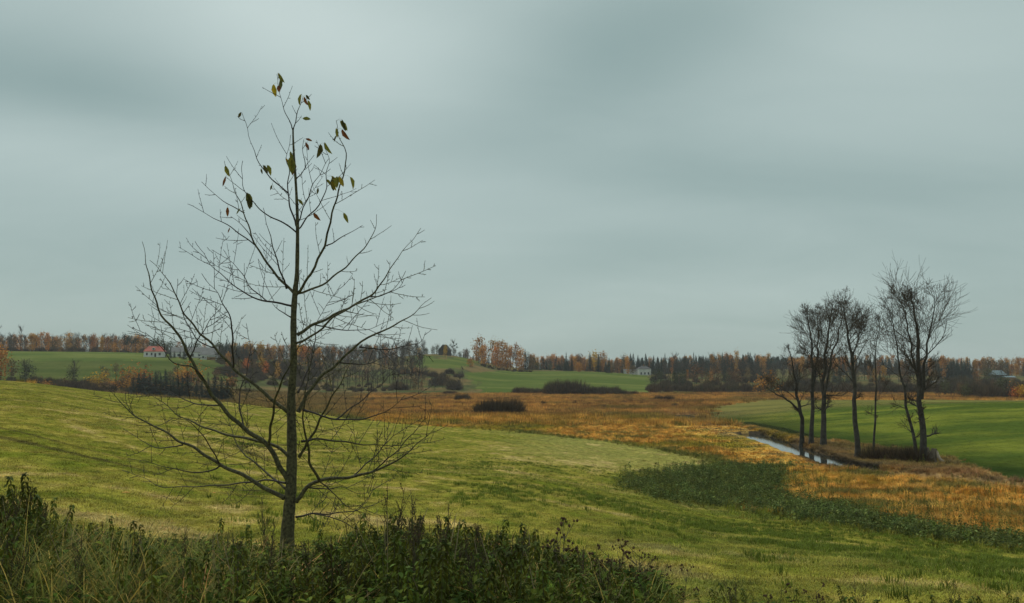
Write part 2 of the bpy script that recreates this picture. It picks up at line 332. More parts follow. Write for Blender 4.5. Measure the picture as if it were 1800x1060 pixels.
def ground_material(name, fine, bump):
    m = bpy.data.materials.new(name); m.use_nodes = True; t = m.node_tree; t.nodes.clear(); L = t.links.new
    bs = N('ShaderNodeBsdfPrincipled', t); bs.inputs['Roughness'].default_value = .95; bs.inputs['Specular IOR Level'].default_value = 0
    out = N('ShaderNodeOutputMaterial', t); g = N('ShaderNodeTexCoord', t); a = N('ShaderNodeAttribute', t, attribute_name='cover')
    vals = []
    for sc, st in fine:
        no = N('ShaderNodeTexNoise', t); no.inputs['Scale'].default_value = sc; no.inputs['Detail'].default_value = 3; no.inputs['Roughness'].default_value = .65
        L(g.outputs['Object'], no.inputs['Vector']); mr = N('ShaderNodeMapRange', t)
        mr.inputs[1].default_value = .3; mr.inputs[2].default_value = .7; mr.inputs[3].default_value = 1 - st; mr.inputs[4].default_value = 1 + st; L(no.outputs[0], mr.inputs[0]); vals.append((no, mr))
    c = a.outputs['Color']
    for no, mr in vals:
        vm = N('ShaderNodeVectorMath', t, operation='SCALE'); L(c, vm.inputs[0]); L(mr.outputs[0], vm.inputs['Scale']); c = vm.outputs[0]
    L(c, bs.inputs['Base Color'])
    bp = N('ShaderNodeBump', t); bp.inputs['Distance'].default_value = bump; bp.inputs['Strength'].default_value = .8; L(vals[0][0].outputs[0], bp.inputs['Height']); L(bp.outputs[0], bs.inputs['Normal'])
    L(bs.outputs[0], out.inputs[0]); return m

# ------------------------------------------------------------------ ground
azs = list(np.arange(-31, 31.001, .09)); step = .4; a = 31.0; side = []
while a < 178: a += step; step = min(step * 1.25, 6); side.append(min(a, 180))
azs = np.radians(np.array([-v for v in side[::-1] if v < 180] + azs + side))
rad = np.concatenate([[.4], np.geomspace(1, 8, 26)[:-1], np.geomspace(8, 60, 145)[:-1], np.geomspace(60, 330, 215)[:-1], np.geomspace(330, 1000, 110)[:-1], np.geomspace(1000, 3500, 24)])
AZ, RD = np.meshgrid(azs, rad, indexing='ij'); GX = RD * np.sin(AZ); GY = RD * np.cos(AZ); GZ = hgt(GX, GY)
na, nr = AZ.shape
gx, gy = GX.ravel(), GY.ravel(); vreg, vpx, vpy, vdd = regions(gx, gy)
ii, jj = np.meshgrid(np.arange(na - 1), np.arange(nr - 1), indexing='ij'); q = ii * nr + jj
Q = np.stack([q, q + 1, q + nr + 1, q + nr], -1).reshape(-1, 4)[:, ::-1]
seam = (na - 1) * nr + np.arange(nr - 1); seam2 = np.arange(nr - 1)
Q = np.concatenate([Q, np.stack([seam, seam2, seam2 + 1, seam + 1], -1)])
freg = vreg[Q[:, 0]]
# per-vertex cover colours are taken for the region of the vertex
VC = cover_color(gx, gy, vreg, vpx, vpy, vdd)
names = {0: 'mown_field', 1: 'marsh_margin', 2: 'marsh', 3: 'crop_field', 4: 'hill_field', 5: 'valley_field', 6: 'hillside', 7: 'slope_field'}
fine = {0: [(7, .4), (30, .45)], 1: [(3, .4), (12, .3)], 2: [(2.2, .35), (11, .35)], 3: [(1.5, .15), (14, .22)], 4: [(.3, .12), (2, .1)], 5: [(.3, .12), (2, .1)], 6: [(.25, .3), (1.5, .2)], 7: [(.3, .12), (2, .1)]}
bumps = {0: .05, 1: .2, 2: .15, 3: .05, 4: .1, 5: .1, 6: .5, 7: .1}
for k, nm in names.items():
    F4 = Q[freg == k]
    if not len(F4): continue
    u, inv = np.unique(F4, return_inverse=True); b = MB()
    b.add(np.stack([gx[u], gy[u], GZ.ravel()[u]], 1), inv.reshape(-1, 4))
    o = b.build(nm, ground_material(nm, fine[k], bumps[k]), smooth=True); tag(o, kind='structure')
    at_ = o.data.color_attributes.new('cover', 'FLOAT_COLOR', 'POINT'); vc = VC[u]
    at_.data.foreach_set('color', np.concatenate([vc, np.ones((len(u), 1))], 1).ravel().astype(np.float32))
# bare verge earth where the camera stands is part of the mown field sheet; water of the ditch
wat = bpy.data.materials.new('stream_water'); wat.use_nodes = True; t = wat.node_tree; bs = t.nodes['Principled BSDF']
bs.inputs['Base Color'].default_value = (.03, .035, .03, 1); bs.inputs['Roughness'].default_value = .06; bs.inputs['IOR'].default_value = 1.33
nn = N('ShaderNodeTexNoise', t); nn.inputs['Scale'].default_value = 2.5; bp = N('ShaderNodeBump', t); bp.inputs['Distance'].default_value = .004
gc = N('ShaderNodeTexCoord', t); t.links.new(gc.outputs['Object'], nn.inputs[0]); t.links.new(nn.outputs[0], bp.inputs['Height']); t.links.new(bp.outputs[0], bs.inputs['Normal'])
b = MB(); P = DITCH[3:8]; L_ = []
for i, p in enumerate(P):
    d = P[min(i + 1, len(P) - 1)] - P[max(i - 1, 0)]; d /= np.hypot(*d); n = np.array([-d[1], d[0]]) * (1.5 if p[1] < 110 else 2.1)
    L_ += [(p[0] + n[0], p[1] + n[1], -9.22), (p[0] - n[0], p[1] - n[1], -9.22)]
b.add(L_, [(2 * i, 2 * i + 1, 2 * i + 3, 2 * i + 2) for i in range(len(P) - 1)]); tag(b.build('stream_water', wat), kind='structure')

# ------------------------------------------------------------------ instancing for uncountable cover
def scatter(name, pts, rot, scl, colr, protos, label, cat):
    me = bpy.data.meshes.new(name); n = len(pts); me.vertices.add(n); me.vertices.foreach_set('co', np.asarray(pts, float).ravel())
    for an, ty, dat in (('rot', 'FLOAT_VECTOR', rot), ('scl', 'FLOAT_VECTOR', scl)):
        a_ = me.attributes.new(an, ty, 'POINT'); a_.data.foreach_set('vector', np.asarray(dat, float).ravel())
    a_ = me.attributes.new('icol', 'FLOAT_COLOR', 'POINT'); a_.data.foreach_set('color', np.concatenate([colr, np.ones((n, 1))], 1).ravel())
    o = bpy.data.objects.new(name, me); col.objects.link(o); tag(o, label, cat, kind='stuff')
    g = bpy.data.node_groups.new(name, 'GeometryNodeTree'); g.interface.new_socket('Geometry', in_out='INPUT', socket_type='NodeSocketGeometry'); g.interface.new_socket('Geometry', in_out='OUTPUT', socket_type='NodeSocketGeometry')
    gi = g.nodes.new('NodeGroupInput'); go = g.nodes.new('NodeGroupOutput'); ip = g.nodes.new('GeometryNodeInstanceOnPoints'); jn = g.nodes.new('GeometryNodeJoinGeometry')
    for p in protos[::-1]:
        oi = g.nodes.new('GeometryNodeObjectInfo'); oi.inputs['Object'].default_value = p; oi.inputs['As Instance'].default_value = True; g.links.new(oi.outputs['Geometry'], jn.inputs[0])
    def na_(n_, ty):
        x = g.nodes.new('GeometryNodeInputNamedAttribute'); x.data_type = ty; x.inputs[0].default_value = n_; return x.outputs[0]
    rv = g.nodes.new('FunctionNodeEulerToRotation'); g.links.new(na_('rot', 'FLOAT_VECTOR'), rv.inputs[0])
    g.links.new(gi.outputs[0], ip.inputs['Points']); g.links.new(jn.outputs[0], ip.inputs['Instance']); ip.inputs['Pick Instance'].default_value = True
    g.links.new(rv.outputs[0], ip.inputs['Rotation']); g.links.new(na_('scl', 'FLOAT_VECTOR'), ip.inputs['Scale']); g.links.new(ip.outputs[0], go.inputs[0])
    md = o.modifiers.new('scatter', 'NODES'); md.node_group = g; return o
def proto(b, name, mats, smooth=False): return b.build(name, mats, link=False, smooth=smooth)
def tuft(nbl, h, spread, w, seed, droop=.5, segs=2):
    r = random.Random(seed); b = MB()
    for i in range(nbl):
        a = r.uniform(0, 6.28); d = np.array([math.cos(a), math.sin(a), 0]); s = np.array([-d[1], d[0], 0]) * w * r.uniform(.6, 1.2)
        p0 = d * r.uniform(0, spread) + np.array([r.uniform(-1, 1), r.uniform(-1, 1), 0]) * spread * .5; hh = h * r.uniform(.45, 1.1); le = hh * r.uniform(.2, 1) * droop
        pts = [p0 + d * le * (k / segs) ** 2 + np.array([0, 0, hh * (k / segs) * (1 - .25 * droop * (k / segs) ** 2)]) for k in range(segs + 1)]
        V = [];
        for k, p in enumerate(pts[:-1]): wk = s * (1 - .55 * k / segs); V += [p - wk, p + wk]
        V.append(pts[-1]); V = np.array(V); t_ = r.uniform(.7, 1.35); c = np.array([t_ * r.uniform(.9, 1.2), t_, t_ * r.uniform(.8, 1)])
        if segs > 1: b.add(V, [(2 * k, 2 * k + 1, 2 * k + 3, 2 * k + 2) for k in range(segs - 1)], 0, c)
        b.add(V[-3:], [(0, 1, 2)], 0, c)
    return b
m_blade = material('grass_blade', (.8, .8, .8), (1.15, 1.15, 1.15), 3, .8, .25, .15, attr=('INSTANCER', 'icol'))
m_sedge = material('sedge_blade', (.75, .75, .75), (1.2, 1.2, 1.2), 3, .8, .25, .15, attr=('INSTANCER', 'icol'))
def sample(n, y0, y1, t0, t1, pw=1.0):
    u = rng.random(n); y = (y0 ** pw + u * (y1 ** pw - y0 ** pw)) ** (1 / pw); x = y * rng.uniform(t0, t1, n); return x, y
def scatter_region(name, x, y, regs, protos, smin, smax, label, cat, gain=1.0, keep=None, lift=0, scl_fn=None, jit=0):
    rg, px, py, dd = regions(x, y); k = np.isin(rg, regs)
    if jit: r2 = regions(x + rng.normal(0, jit, len(x)), y + rng.normal(0, jit * 2.2, len(x)))[0]; k = np.isin(r2, regs) & (rg != 3)
    if keep is not None: k &= keep(x, y, px, py, dd)
    x, y, rg, px, py, dd = x[k], y[k], rg[k], px[k], py[k], dd[k]; cc = cover_color(x, y, rg, px, py, dd) * gain; n = len(x)
    cc = cc * rng.uniform(.45, 1.6, (n, 1)) * rng.uniform(.92, 1.08, (n, 3))
    sc = rng.uniform(smin, smax, n)
    if scl_fn is not None: sc = sc * scl_fn(x, y, px, py, dd)
    ro = np.stack([rng.uniform(-.12, .12, n), rng.uniform(-.12, .12, n), rng.uniform(0, 6.28, n)], 1)
    return scatter(name, np.stack([x, y, hgt(x, y) - .01 + lift], 1), ro, np.stack([sc, sc, sc * rng.uniform(.7, 1.3, n)], 1), cc, protos, label, cat)
gp = [proto(tuft(18, .045, .13, .0035, s, 1.4, 2), 'grass_tuft', m_blade) for s in (1, 2, 3)]
x, y = sample(85000, 7, 60, -.62, .62, .9)
scatter_region('field_grass', x, y, [0], gp, .7, 1.5, 'short mown grass and straw stubble covering the sloping field', 'grass', 1.3)
gp2 = [proto(tuft(16, .075, .32, .012, s, 1.4, 1), 'far_grass_tuft', m_blade) for s in (4, 5)]
x, y = sample(60000, 45, 160, -.62, .62, 1.0)
scatter_region('far_field_grass', x, y, [0], gp2, .7, 1.5, 'short grass on the far part of the mown field', 'grass', 1.25)
x, y = sample(45000, 75, 230, .16, .62, 1.2)
scatter_region('crop_grass', x, y, [3], gp2, .6, 1.3, 'young green crop on the field beyond the stream', 'grass', 1.05)
gp3 = [proto(tuft(20, .12, .10, .006, s, .8, 2), 'green_tuft', m_blade) for s in (11, 12)]
x, y = sample(60000, 9, 85, -.3, .62, .9); f_ = fbm(x / 1.6, y / 2.6, 131, 4, .65) + (fbm(x / 12, y / 12, 132, 2) - .5) * .5 + .12 * sstep(-.15, .35, x / y) - .06
k = (f_ + rng.normal(0, .10, len(f_)) > .66) & (np.hypot(x, y) > 8); x, y = x[k], y[k]; rg, px, py, dd = regions(x, y); k = rg == 0; x, y = x[k], y[k]; n = len(x); sc = rng.uniform(.5, 1.4, n)
scatter('green_regrowth', np.stack([x, y, hgt(x, y)], 1), np.stack([sc * 0, sc * 0, rng.uniform(0, 6.28, n)], 1), np.stack([sc, sc, sc], 1), np.array([.11, .143, .018]) * rng.uniform(.7, 1.8, (n, 1)), gp3, 'darker green tufts regrowing in patches on the mown field', 'grass')
sp = [proto(tuft(26, .62, .30, .02, s, .9, 2), 'sedge_tuft', m_sedge) for s in (6, 7, 8)]
x, y = sample(85000, 42, 190, -.25, .62, 1.2)
kb = lambda x, y, px, py, dd: (dd > 1.5 + .8 * (y > 110) + 1.3 * ((y > 98) & (x < 38)) * rng.random(np.shape(x)) ** .5) | (y < 97) | ((y > 150) & (y < 198)) | (y > 215)
scatter_region('marsh_sedge', x, y, [2], sp, .45, 1.0, 'orange and yellow sedge covering the wet valley floor', 'sedge', 1.2, kb, jit=.6, scl_fn=lambda x, y, px, py, dd: (.55 + .8 * fbm(x / 4, y / 4, 222, 3)) * np.where((dd < 9) & (x < 37) & (y > 98), .5, 1))
sp2 = [proto(tuft(22, .9, 1.0, .06, s, .5, 1), 'far_sedge_tuft', m_sedge) for s in (9, 10)]
x, y = sample(60000, 170, 460, -.5, .62, 1.2)
scatter_region('far_marsh_sedge', x, y, [2], sp2, .5, 1.2, 'brown reeds and sedge on the far marsh', 'sedge', 1.1, kb)

# ------------------------------------------------------------------ leafy plants (nettles, mugwort and others)
m_nettle = material('nettle_leaf', (.048, .072, .016), (.16, .19, .042), 5, .8, .3, .1, attr=('GEOMETRY', 'tint'), objvar=.5, hue=.025)
m_herb = material('herb_leaf', (.04, .066, .012), (.16, .20, .03), 5, .85, .3, .04, attr=('GEOMETRY', 'tint'), objvar=.55, hue=.03)
m_stem = material('weed_stem', (.055, .05, .03), (.10, .085, .045), 8, .8, 0, .2)
m_dry = material('dry_stalk', (.20, .15, .085), (.34, .27, .15), 8, .85, .1, .2)
m_seed = material('seed_head', (.045, .028, .02), (.11, .06, .035), 20, .9, 0, .1)
m_gblade = material('verge_blade', (.075, .105, .02), (.24, .25, .06), 5, .75, .3, .1, attr=('GEOMETRY', 'tint'), objvar=.2)
m_dryblade = material('dry_blade', (.24, .16, .06), (.42, .31, .14), 5, .8, .25, .1, attr=('GEOMETRY', 'tint'), objvar=.25)
LEAFO = [(0, 0), (.13, .55), (.22, .62), (.45, 1.0), (.62, .78), (.80, .58), (1, 0)]
def leaf(b, p, d, up, L, W, c, mi=0, fold=.25, curl=.25):
    d = np.asarray(d, float); d /= np.linalg.norm(d); s = np.cross(d, up); s /= np.linalg.norm(s) + 1e-9; n = np.cross(s, d)
    mid = []; lf = []; rt = []
    for u, w in LEAFO:
        q_ = np.asarray(p) + d * L * u - n * curl * L * u * u; mid.append(q_); lf.append(q_ + s * W * .5 * w + n * fold * W * .5 * w); rt.append(q_ - s * W * .5 * w + n * fold * W * .5 * w)
    V = np.array([mid[0], lf[1], rt[1], lf[3], rt[3], lf[5], rt[5], mid[6], mid[1], mid[3], mid[5]])
    b.add(V, [(0, 8, 1), (0, 2, 8), (7, 5, 10), (7, 10, 6)], mi, c); b.add(V, [(8, 9, 3, 1), (2, 4, 9, 8), (9, 10, 5, 3), (4, 6, 10, 9)], mi, c)
def nettle(seed, h=.9, leafL=.075, dense=1.0):
    r = random.Random(seed); st = MB(); lv = MB(); ln = r.uniform(-.1, .1), r.uniform(-.1, .1)
    pth = lambda u: np.array([ln[0] * u * u * h, ln[1] * u * u * h, u * h])
    st.tube([pth(u) for u in np.linspace(0, 1, 6)], np.linspace(.0045, .0018, 6), 4)
    k = int(14 * dense); ang = r.uniform(0, 3)
    for i in range(k):
        u = .18 + .8 * (i / (k - 1)) ** .8; ang += 1.57 + r.uniform(-.3, .3); sz = leafL * (1.15 - .55 * u) * r.uniform(.75, 1.2)
        for s_ in (0, 3.14):
            if r.random() < .12: continue
            a_ = ang + s_ + r.uniform(-.25, .25); dn = r.uniform(.35, 1.3); d = np.array([math.cos(a_), math.sin(a_), -dn + .3])
            p = pth(u); q_ = p + np.array([math.cos(a_), math.sin(a_), .35]) * sz * .35; v = r.uniform(.6, 1.35) * (.75 + .4 * u)
            leaf(lv, q_, d, (0, 0, 1), sz, sz * .5, (v * r.uniform(.9, 1.25), v, v * .9))
        if u > .5:
            for s_ in range(3):                                   # hanging seed strings
                a_ = r.uniform(0, 6.28); p = pth(u); v = r.uniform(.5, .9)
                lv.add([p, p + np.array([math.cos(a_) * .03, math.sin(a_) * .03, -.01]), p + np.array([math.cos(a_) * .035, math.sin(a_) * .035, -.055])], [(0, 1, 2)], 0, (v * 1.2, v, v * .6))
    for i in range(10):
        a_ = r.uniform(0, 6.28); v = r.uniform(.6, 1.1); leaf(lv, pth(1), (math.cos(a_), math.sin(a_), r.uniform(-.6, .7)), (0, 0, 1), leafL * .5, leafL * .28, (v, v, v))
    return st, lv
def mugwort(seed, h=1.0):
    r = random.Random(seed); st = MB(); sd_ = MB()
    for k in range(r.randint(2, 4)):
        a = r.uniform(0, 6.28); lean = r.uniform(.03, .2); hh = h * r.uniform(.7, 1.05)
        f_ = lambda u: np.array([math.cos(a) * lean * u * hh, math.sin(a) * lean * u * hh, u * hh])
        st.tube([f_(u) for u in np.linspace(0, 1, 6)], np.linspace(.005, .002, 6), 4)
        for i in range(12):
            u = r.uniform(.4, .95); a2 = r.uniform(0, 6.28); L = hh * .28 * (1.25 - u) * r.uniform(.6, 1.3); d = np.array([math.cos(a2) * .45, math.sin(a2) * .45, 1])
            p = f_(u); st.tube([p, p + d * L * .5 + d * (0, 0, .1) * L, p + d * L], [.0025, .002, .0012], 3)
            for j in range(9):
                q_ = p + d * L * r.uniform(.15, 1); o_ = np.array([r.uniform(-1, 1) for _ in range(3)]) * .012
                sd_.add([q_, q_ + o_, q_ + o_ * .4 + np.array([.006, .006, .008])], [(0, 1, 2)])
        for j in range(20):
            q_ = f_(r.uniform(.7, 1)); o_ = np.array([r.uniform(-1, 1) for _ in range(3)]) * .014; sd_.add([q_, q_ + o_, q_ + o_ * .4 + np.array([.006, .006, .008])], [(0, 1, 2)])
    return st, sd_
def clump(seed, nb=130, h=.6, w=.0055):
    r = random.Random(seed); b = MB()
    for i in range(nb):
        a = r.gauss(0, 1.9); d = np.array([math.cos(a), math.sin(a), 0]); s = np.array([-d[1], d[0], 0]) * w * r.uniform(.6, 1.3)
        p0 = np.array([r.gauss(0, .05), r.gauss(0, .05), 0]); L = h * r.uniform(.5, 1.25); k = r.uniform(.6, 1.75); S = 6; P = []
        for j in range(S + 1):
            u = j / S; th = math.pi / 2 - k * u * 1.5; 
            if j == 0: p = p0.copy()
            else: p = P[-1] + (d * math.cos(th) + np.array([0, 0, math.sin(th)])) * L / S
            P.append(p)
        V = []
        for j, p in enumerate(P): wk = s * (1 - .85 * j / S); V += [p - wk, p + wk]
        v = r.uniform(.55, 1.4); c = (v, v, v) if r.random() < .72 else (2.6 * v, 1.7 * v, 1.7 * v)
        b.add(V, [(2 * j, 2 * j + 1, 2 * j + 3, 2 * j + 2) for j in range(S)], 0, c)
    return b
def burdock(seed, h=.7):
    r = random.Random(seed); st = MB(); hd = MB()
    def ball(p, s):
        t_ = np.array([(1, 0, 0), (-1, 0, 0), (0, 1, 0), (0, -1, 0), (0, 0, 1), (0, 0, -1)], float)
        v = np.array([q_ * s * r.uniform(.7, 1.2) for q_ in t_]) + p; hd.add(v, [(0, 2, 4), (2, 1, 4), (1, 3, 4), (3, 0, 4), (2, 0, 5), (1, 2, 5), (3, 1, 5), (0, 3, 5)])
        for _ in range(10):
            o_ = np.array([r.gauss(0, 1) for _ in range(3)]); o_ /= np.linalg.norm(o_); e = np.cross(o_, (0, .3, 1)) * s * .25; hd.add([p + e, p - e, p + o_ * s * 1.7], [(0, 1, 2)])
    a0 = r.uniform(0, 6.28); f_ = lambda u: np.array([math.cos(a0) * .1 * u, math.sin(a0) * .1 * u, u * h]); st.tube([f_(u) for u in np.linspace(0, 1, 5)], np.linspace(.006, .003, 5), 5)
    for i in range(9):
        u = r.uniform(.45, 1); a = r.uniform(0, 6.28); L = r.uniform(.08, .22); p = f_(u); d = np.array([math.cos(a) * .8, math.sin(a) * .8, .7]); e = p + d * L
        st.tube([p, p + d * L * .5 - np.array([0, 0, .01]), e], [.003, .0025, .002], 4)
        for j in range(r.randint(2, 5)): ball(e + np.array([r.uniform(-1, 1), r.uniform(-1, 1), r.uniform(-.6, 1)]) * .028, r.uniform(.010, .017))
    return st, hd
def herb(seed, L=.05, n=26, h=.3):
    r = random.Random(seed); b = MB()
    for i in range(n):
        a = r.uniform(0, 6.28); rr = r.uniform(0, .16); p = np.array([math.cos(a) * rr, math.sin(a) * rr, h * r.uniform(.25, 1)]); v = r.uniform(.5, 1.7); l = L * r.uniform(.6, 1.5)
        leaf(b, p, (math.cos(a) + r.uniform(-.5, .5), math.sin(a) + r.uniform(-.5, .5), r.uniform(-.7, .5)), (0, 0, 1), l, l * r.uniform(.55, .8), (v, v, v * r.uniform(.8, 1.3)), 0, .2, .3)
        if i % 2: b.tube([(p[0] * .2, p[1] * .2, 0), p * .6, p], [.002, .0018, .0012], 3, 0)
    return b
# top outline of the verge growth: how high it reaches, by direction
VTOP = [(-400, 830), (0, 835), (45, 832), (90, 870), (130, 905), (210, 915), (300, 930), (420, 935), (520, 948), (620, 925), (660, 890), (730, 885), (790, 900), (880, 915), (930, 925), (1010, 950), (1090, 975), (1150, 988), (1172, 1040), (1230, 1040), (1300, 1028), (1400, 1040), (1500, 1036), (1650, 1044), (1900, 1050)]
vx = [p[0] for p in VTOP]; vy = [p[1] for p in VTOP]
def room(x, y):                                        # height available to a plant standing at x, y
    px, _ = project(x, y, 0); py = np.interp(px, vx, vy); b_ = (530 - py) / F; cp, sp = math.cos(PITCH), math.sin(PITCH)
    return (sp + b_ * cp) / (cp - b_ * sp) * y - hgt(x, y)
def both(st, lv, name, m1, m2):
    b = MB(); off = 0
    for src, k in ((st, 0), (lv, 1)):
        for v, (f, _), c in zip(src.v, src.f, src.c): pass
    # join the two builders, keeping their own materials
    for src, k in ((st, 0), (lv, 1)):
        V = np.concatenate(src.v); Cc = np.concatenate(src.c); base = b.n; b.v.append(V); b.c.append(Cc); b.n += len(V)
        for f, _ in src.f: b.f.append((f + base, k))
    return b.build(name, [m1, m2], link=False)
np_ = [both(*nettle(s, .9), 'nettle', m_stem, m_nettle) for s in range(20, 25)]
hp = [proto(herb(s), 'herb', m_herb) for s in range(30, 35)]
cp_ = [proto(clump(s), 'grass_clump', m_gblade) for s in range(40, 44)]
def verge(name, n, protos, base_h, y0, y1, t0, t1, lo, hi, label, cat, cond=None, bias=.92):
    x, y = sample(n, y0, y1, t0, t1, 1); rm = room(x, y); k = rm > .12
    if cond is not None: k &= cond(x, y)
    x, y, rm = x[k], y[k], rm[k]; n = len(x)
    s = np.minimum(rng.uniform(lo, hi, n), rm * rng.uniform(.55, bias, n) / base_h); sw = np.clip(s, .5, 1.2) * (.75 if base_h < .4 else 1)
    scatter(name, np.stack([x, y, hgt(x, y)], 1), np.stack([rng.uniform(-.15, .15, n), rng.uniform(-.15, .15, n), rng.uniform(0, 6.28, n)], 1), np.stack([sw, sw, s], 1), np.ones((n, 3)), protos, label, cat)
left = lambda x, y: (x / y < .155)
verge('nettle_undergrowth', 1150, np_, .9, 5.2, 9.3, -.62, .155, .5, 1.1, 'dense dark nettles filling the roadside verge', 'nettles', lambda x, y: (x / y > -.27) | (y > 6.9) | (rng.random(len(x)) < .25), .88)
verge('dead_weeds', 260, [both(*mugwort(s, 1.0), 'dead_weed', m_stem, m_seed) for s in (200, 201, 202)], 1.0, 5.6, 9.0, -.62, .155, .5, 1.1, 'thin brown dead weeds mixed among the green verge plants', 'weeds', None, 1.0)
verge('dry_grass', 90, [proto(clump(s), 'dry_clump', m_dryblade) for s in (203, 204)], .5, 5.4, 9.6, -.62, .16, .5, 1.0, 'dry straw coloured grass in the verge', 'grass', None, .8)
verge('leafy_undergrowth', 5200, hp, .32, 4.6, 9.0, -.62, .155, .5, 1.6, 'low broad-leaved weeds crowding the roadside verge', 'weeds', lambda x, y: ~((x / y < -.34) & (y < 6.5)) | (rng.random(len(x)) < .25))
verge('verge_grass', 200, cp_, .5, 5.0, 9.2, -.62, .15, .6, 1.1, 'long green grass growing among the verge weeds', 'grass')
verge('verge_grass_left', 190, cp_, .5, 5.4, 8.6, -.62, -.26, .7, 1.15, 'arching green and yellow grass at the left of the verge', 'grass')

verge('low_verge_weeds', 420, hp, .32, 5.4, 7.2, .155, .6, .4, 1.2, 'low leafy sprigs scattered along the bottom right of the verge', 'weeds', lambda x, y: fbm(x * 2.2, y * 2.2, 777, 2) > .55, 1.0)
verge('low_verge_nettles', 70, np_, .9, 5.6, 7.2, .155, .6, .3, .7, 'low nettles scattered along the bottom right of the verge', 'nettles', None, 1.05)
# individuals of the verge that stand out
M_parts = {}
def plant_thing(kind, seed, loc, scale, label, cat, group):
    key = (kind, seed)
    if key not in M_parts:
        if kind == 'nettle_plant': s_, l_ = nettle(seed, .9, .08, 1.3); ms = [('stem', s_.mesh('stem', m_stem)), ('foliage', l_.mesh('foliage', m_nettle))]
        elif kind == 'mugwort_plant': s_, l_ = mugwort(seed, 1.0); ms = [('stem', s_.mesh('stem', m_stem)), ('seed_heads', l_.mesh('seed_heads', m_seed))]
        elif kind == 'burdock_plant': s_, l_ = burdock(seed, .7); ms = [('stem', s_.mesh('stem', m_stem)), ('seed_heads', l_.mesh('seed_heads', m_seed))]
        elif kind == 'grass_tussock': ms = [('blades', clump(seed, 300, .85, .0055).mesh('blades', m_gblade))]
        M_parts[key] = ms
    e = empty(kind, loc, label, cat, group)
    e.scale = (min(scale, 1.2),) * 2 + (scale,); e.rotation_euler = (random.uniform(-.08, .08), random.uniform(-.08, .08), random.uniform(0, 6.28))
    for n_, me in M_parts[key]:
        o = bpy.data.objects.new(n_, me); col.objects.link(o); o.parent = e
        if n_ != 'stem': o['kind'] = 'stuff'
    return e
def vplant(kind, px, pytop, Y, seed, base_h, label, cat, group):
    p = at(px, pytop, Y); z = h1(p.x, p.y); return plant_thing(kind, seed, (p.x, p.y, z - .02), max((p.z - z) / base_h, .2), label, cat, group)
for i, (px, py, Y) in enumerate([(8, 862, 7.0), (30, 855, 7.6), (42, 828, 7.2), (52, 824, 7.4), (70, 862, 6.8), (84, 868, 7.3), (98, 880, 7.1)]):
    vplant('nettle_plant', px, py, Y, 50 + i % 4, .92, nth(i, 'tall dark nettle') + ' at the left end of the verge', 'nettle', 'nettles at the left end of the verge')
for i, (px, py, Y) in enumerate([(160, 912, 7.2), (208, 900, 7.4), (245, 905, 7.0), (258, 914, 7.5), (380, 905, 7.6), (446, 915, 7.4)]):
    vplant('nettle_plant', px, py, Y, 50 + i % 4, .92, nth(i, 'nettle tip') + ' between the left clump and the young tree', 'nettle', 'nettles left of the young tree')
for i, (px, py, Y) in enumerate([(556, 925, 7.8), (632, 898, 7.2), (705, 902, 7.4), (716, 912, 6.9), (795, 900, 7.2), (820, 905, 7.4), (812, 920, 7), (884, 908, 7.2), (905, 912, 7.5), (938, 925, 7.1), (930, 940, 6.8)]):
    vplant('nettle_plant', px, py, Y, 50 + i % 4, .92, nth(i, 'drooping dark nettle') + ' among those right of the young tree', 'nettle', 'nettles right of the young tree')
for i, (px, py, Y, lb) in enumerate([(469, 870, 8.2, 'thin dry leafy stalk directly left of the young tree trunk'), (680, 848, 7.4, 'widest and tallest dark dead weed with spreading stems right of the tree'), (727, 866, 7.6, 'slim dead weed stalk second right of the tree trunk'),
        (788, 862, 7.8, 'lone upright dead stalk between two drooping nettles'), (856, 930, 7.2, 'short dead weed stalk near the middle of the verge'), (925, 935, 7.5, 'small dead weed stalk beside the rightmost nettles'), (1152, 985, 7.2, 'dark dead weed leaning at the right end of the thick verge')]):
    vplant('mugwort_plant', px, py, Y, 60 + i, 1.0, lb, 'weed', 'dead weed stalks in the verge')
for i, (px, py, Y) in enumerate([(978, 925, 7.3), (1000, 940, 7.1), (1030, 945, 7.3), (1062, 960, 7), (1075, 955, 7.3), (1104, 972, 6.9), (1122, 968, 7.2), (1138, 985, 7)]):
    vplant('burdock_plant', px, py, Y, 70 + i % 5, .74, nth(i, 'brown seed-headed weed') + ' in the tangled right part of the verge', 'weed', 'brown seed heads in the verge')
for i, (px, py, Y, lb) in enumerate([(1192, 1002, 6.8, 'brown seed-headed weed standing just right of the thick verge'), (1290, 1008, 6.6, 'thin dark weed at the bottom edge, left of centre right'), (1365, 1018, 6.5, 'low brown seed heads at the bottom edge right of centre'),
        (1448, 1026, 6.5, 'lowest clump of brown seed heads at the bottom edge'), (1504, 1014, 6.7, 'dark upright weed alone at the lower right edge'), (1676, 1006, 6.8, 'rightmost bare dark weed at the bottom edge'), (1700, 1040, 6.6, 'small dark stalk beside the rightmost bottom weed')]):
    vplant(['burdock_plant', 'mugwort_plant'][i in (1, 4, 5, 6)], px, py, Y, 70 + i % 5 if i not in (1, 4, 5, 6) else 60 + i % 3, .74 if i not in (1, 4, 5, 6) else 1.0, lb, 'weed', 'scattered weeds along the bottom right')
for i, (px, py, Y, lb) in enumerate([(30, 965, 6.0, 'big arching grass tussock at the far left bottom corner'), (205, 985, 5.9, 'arching grass tussock with yellow blades near the bottom left'), (110, 975, 6.6, 'grass tussock between the two big ones at lower left'), (330, 985, 6.4, 'grass tussock at lower left in front of leafy weeds'), (20, 935, 6.9, 'grass tussock below the left nettle clump')]):
    vplant('grass_tussock', px, py, Y, 80 + i, .55, lb, 'grass tussock', 'grass tussocks at lower left')
b = MB(); r = random.Random(5)                                       # dry pale stalks
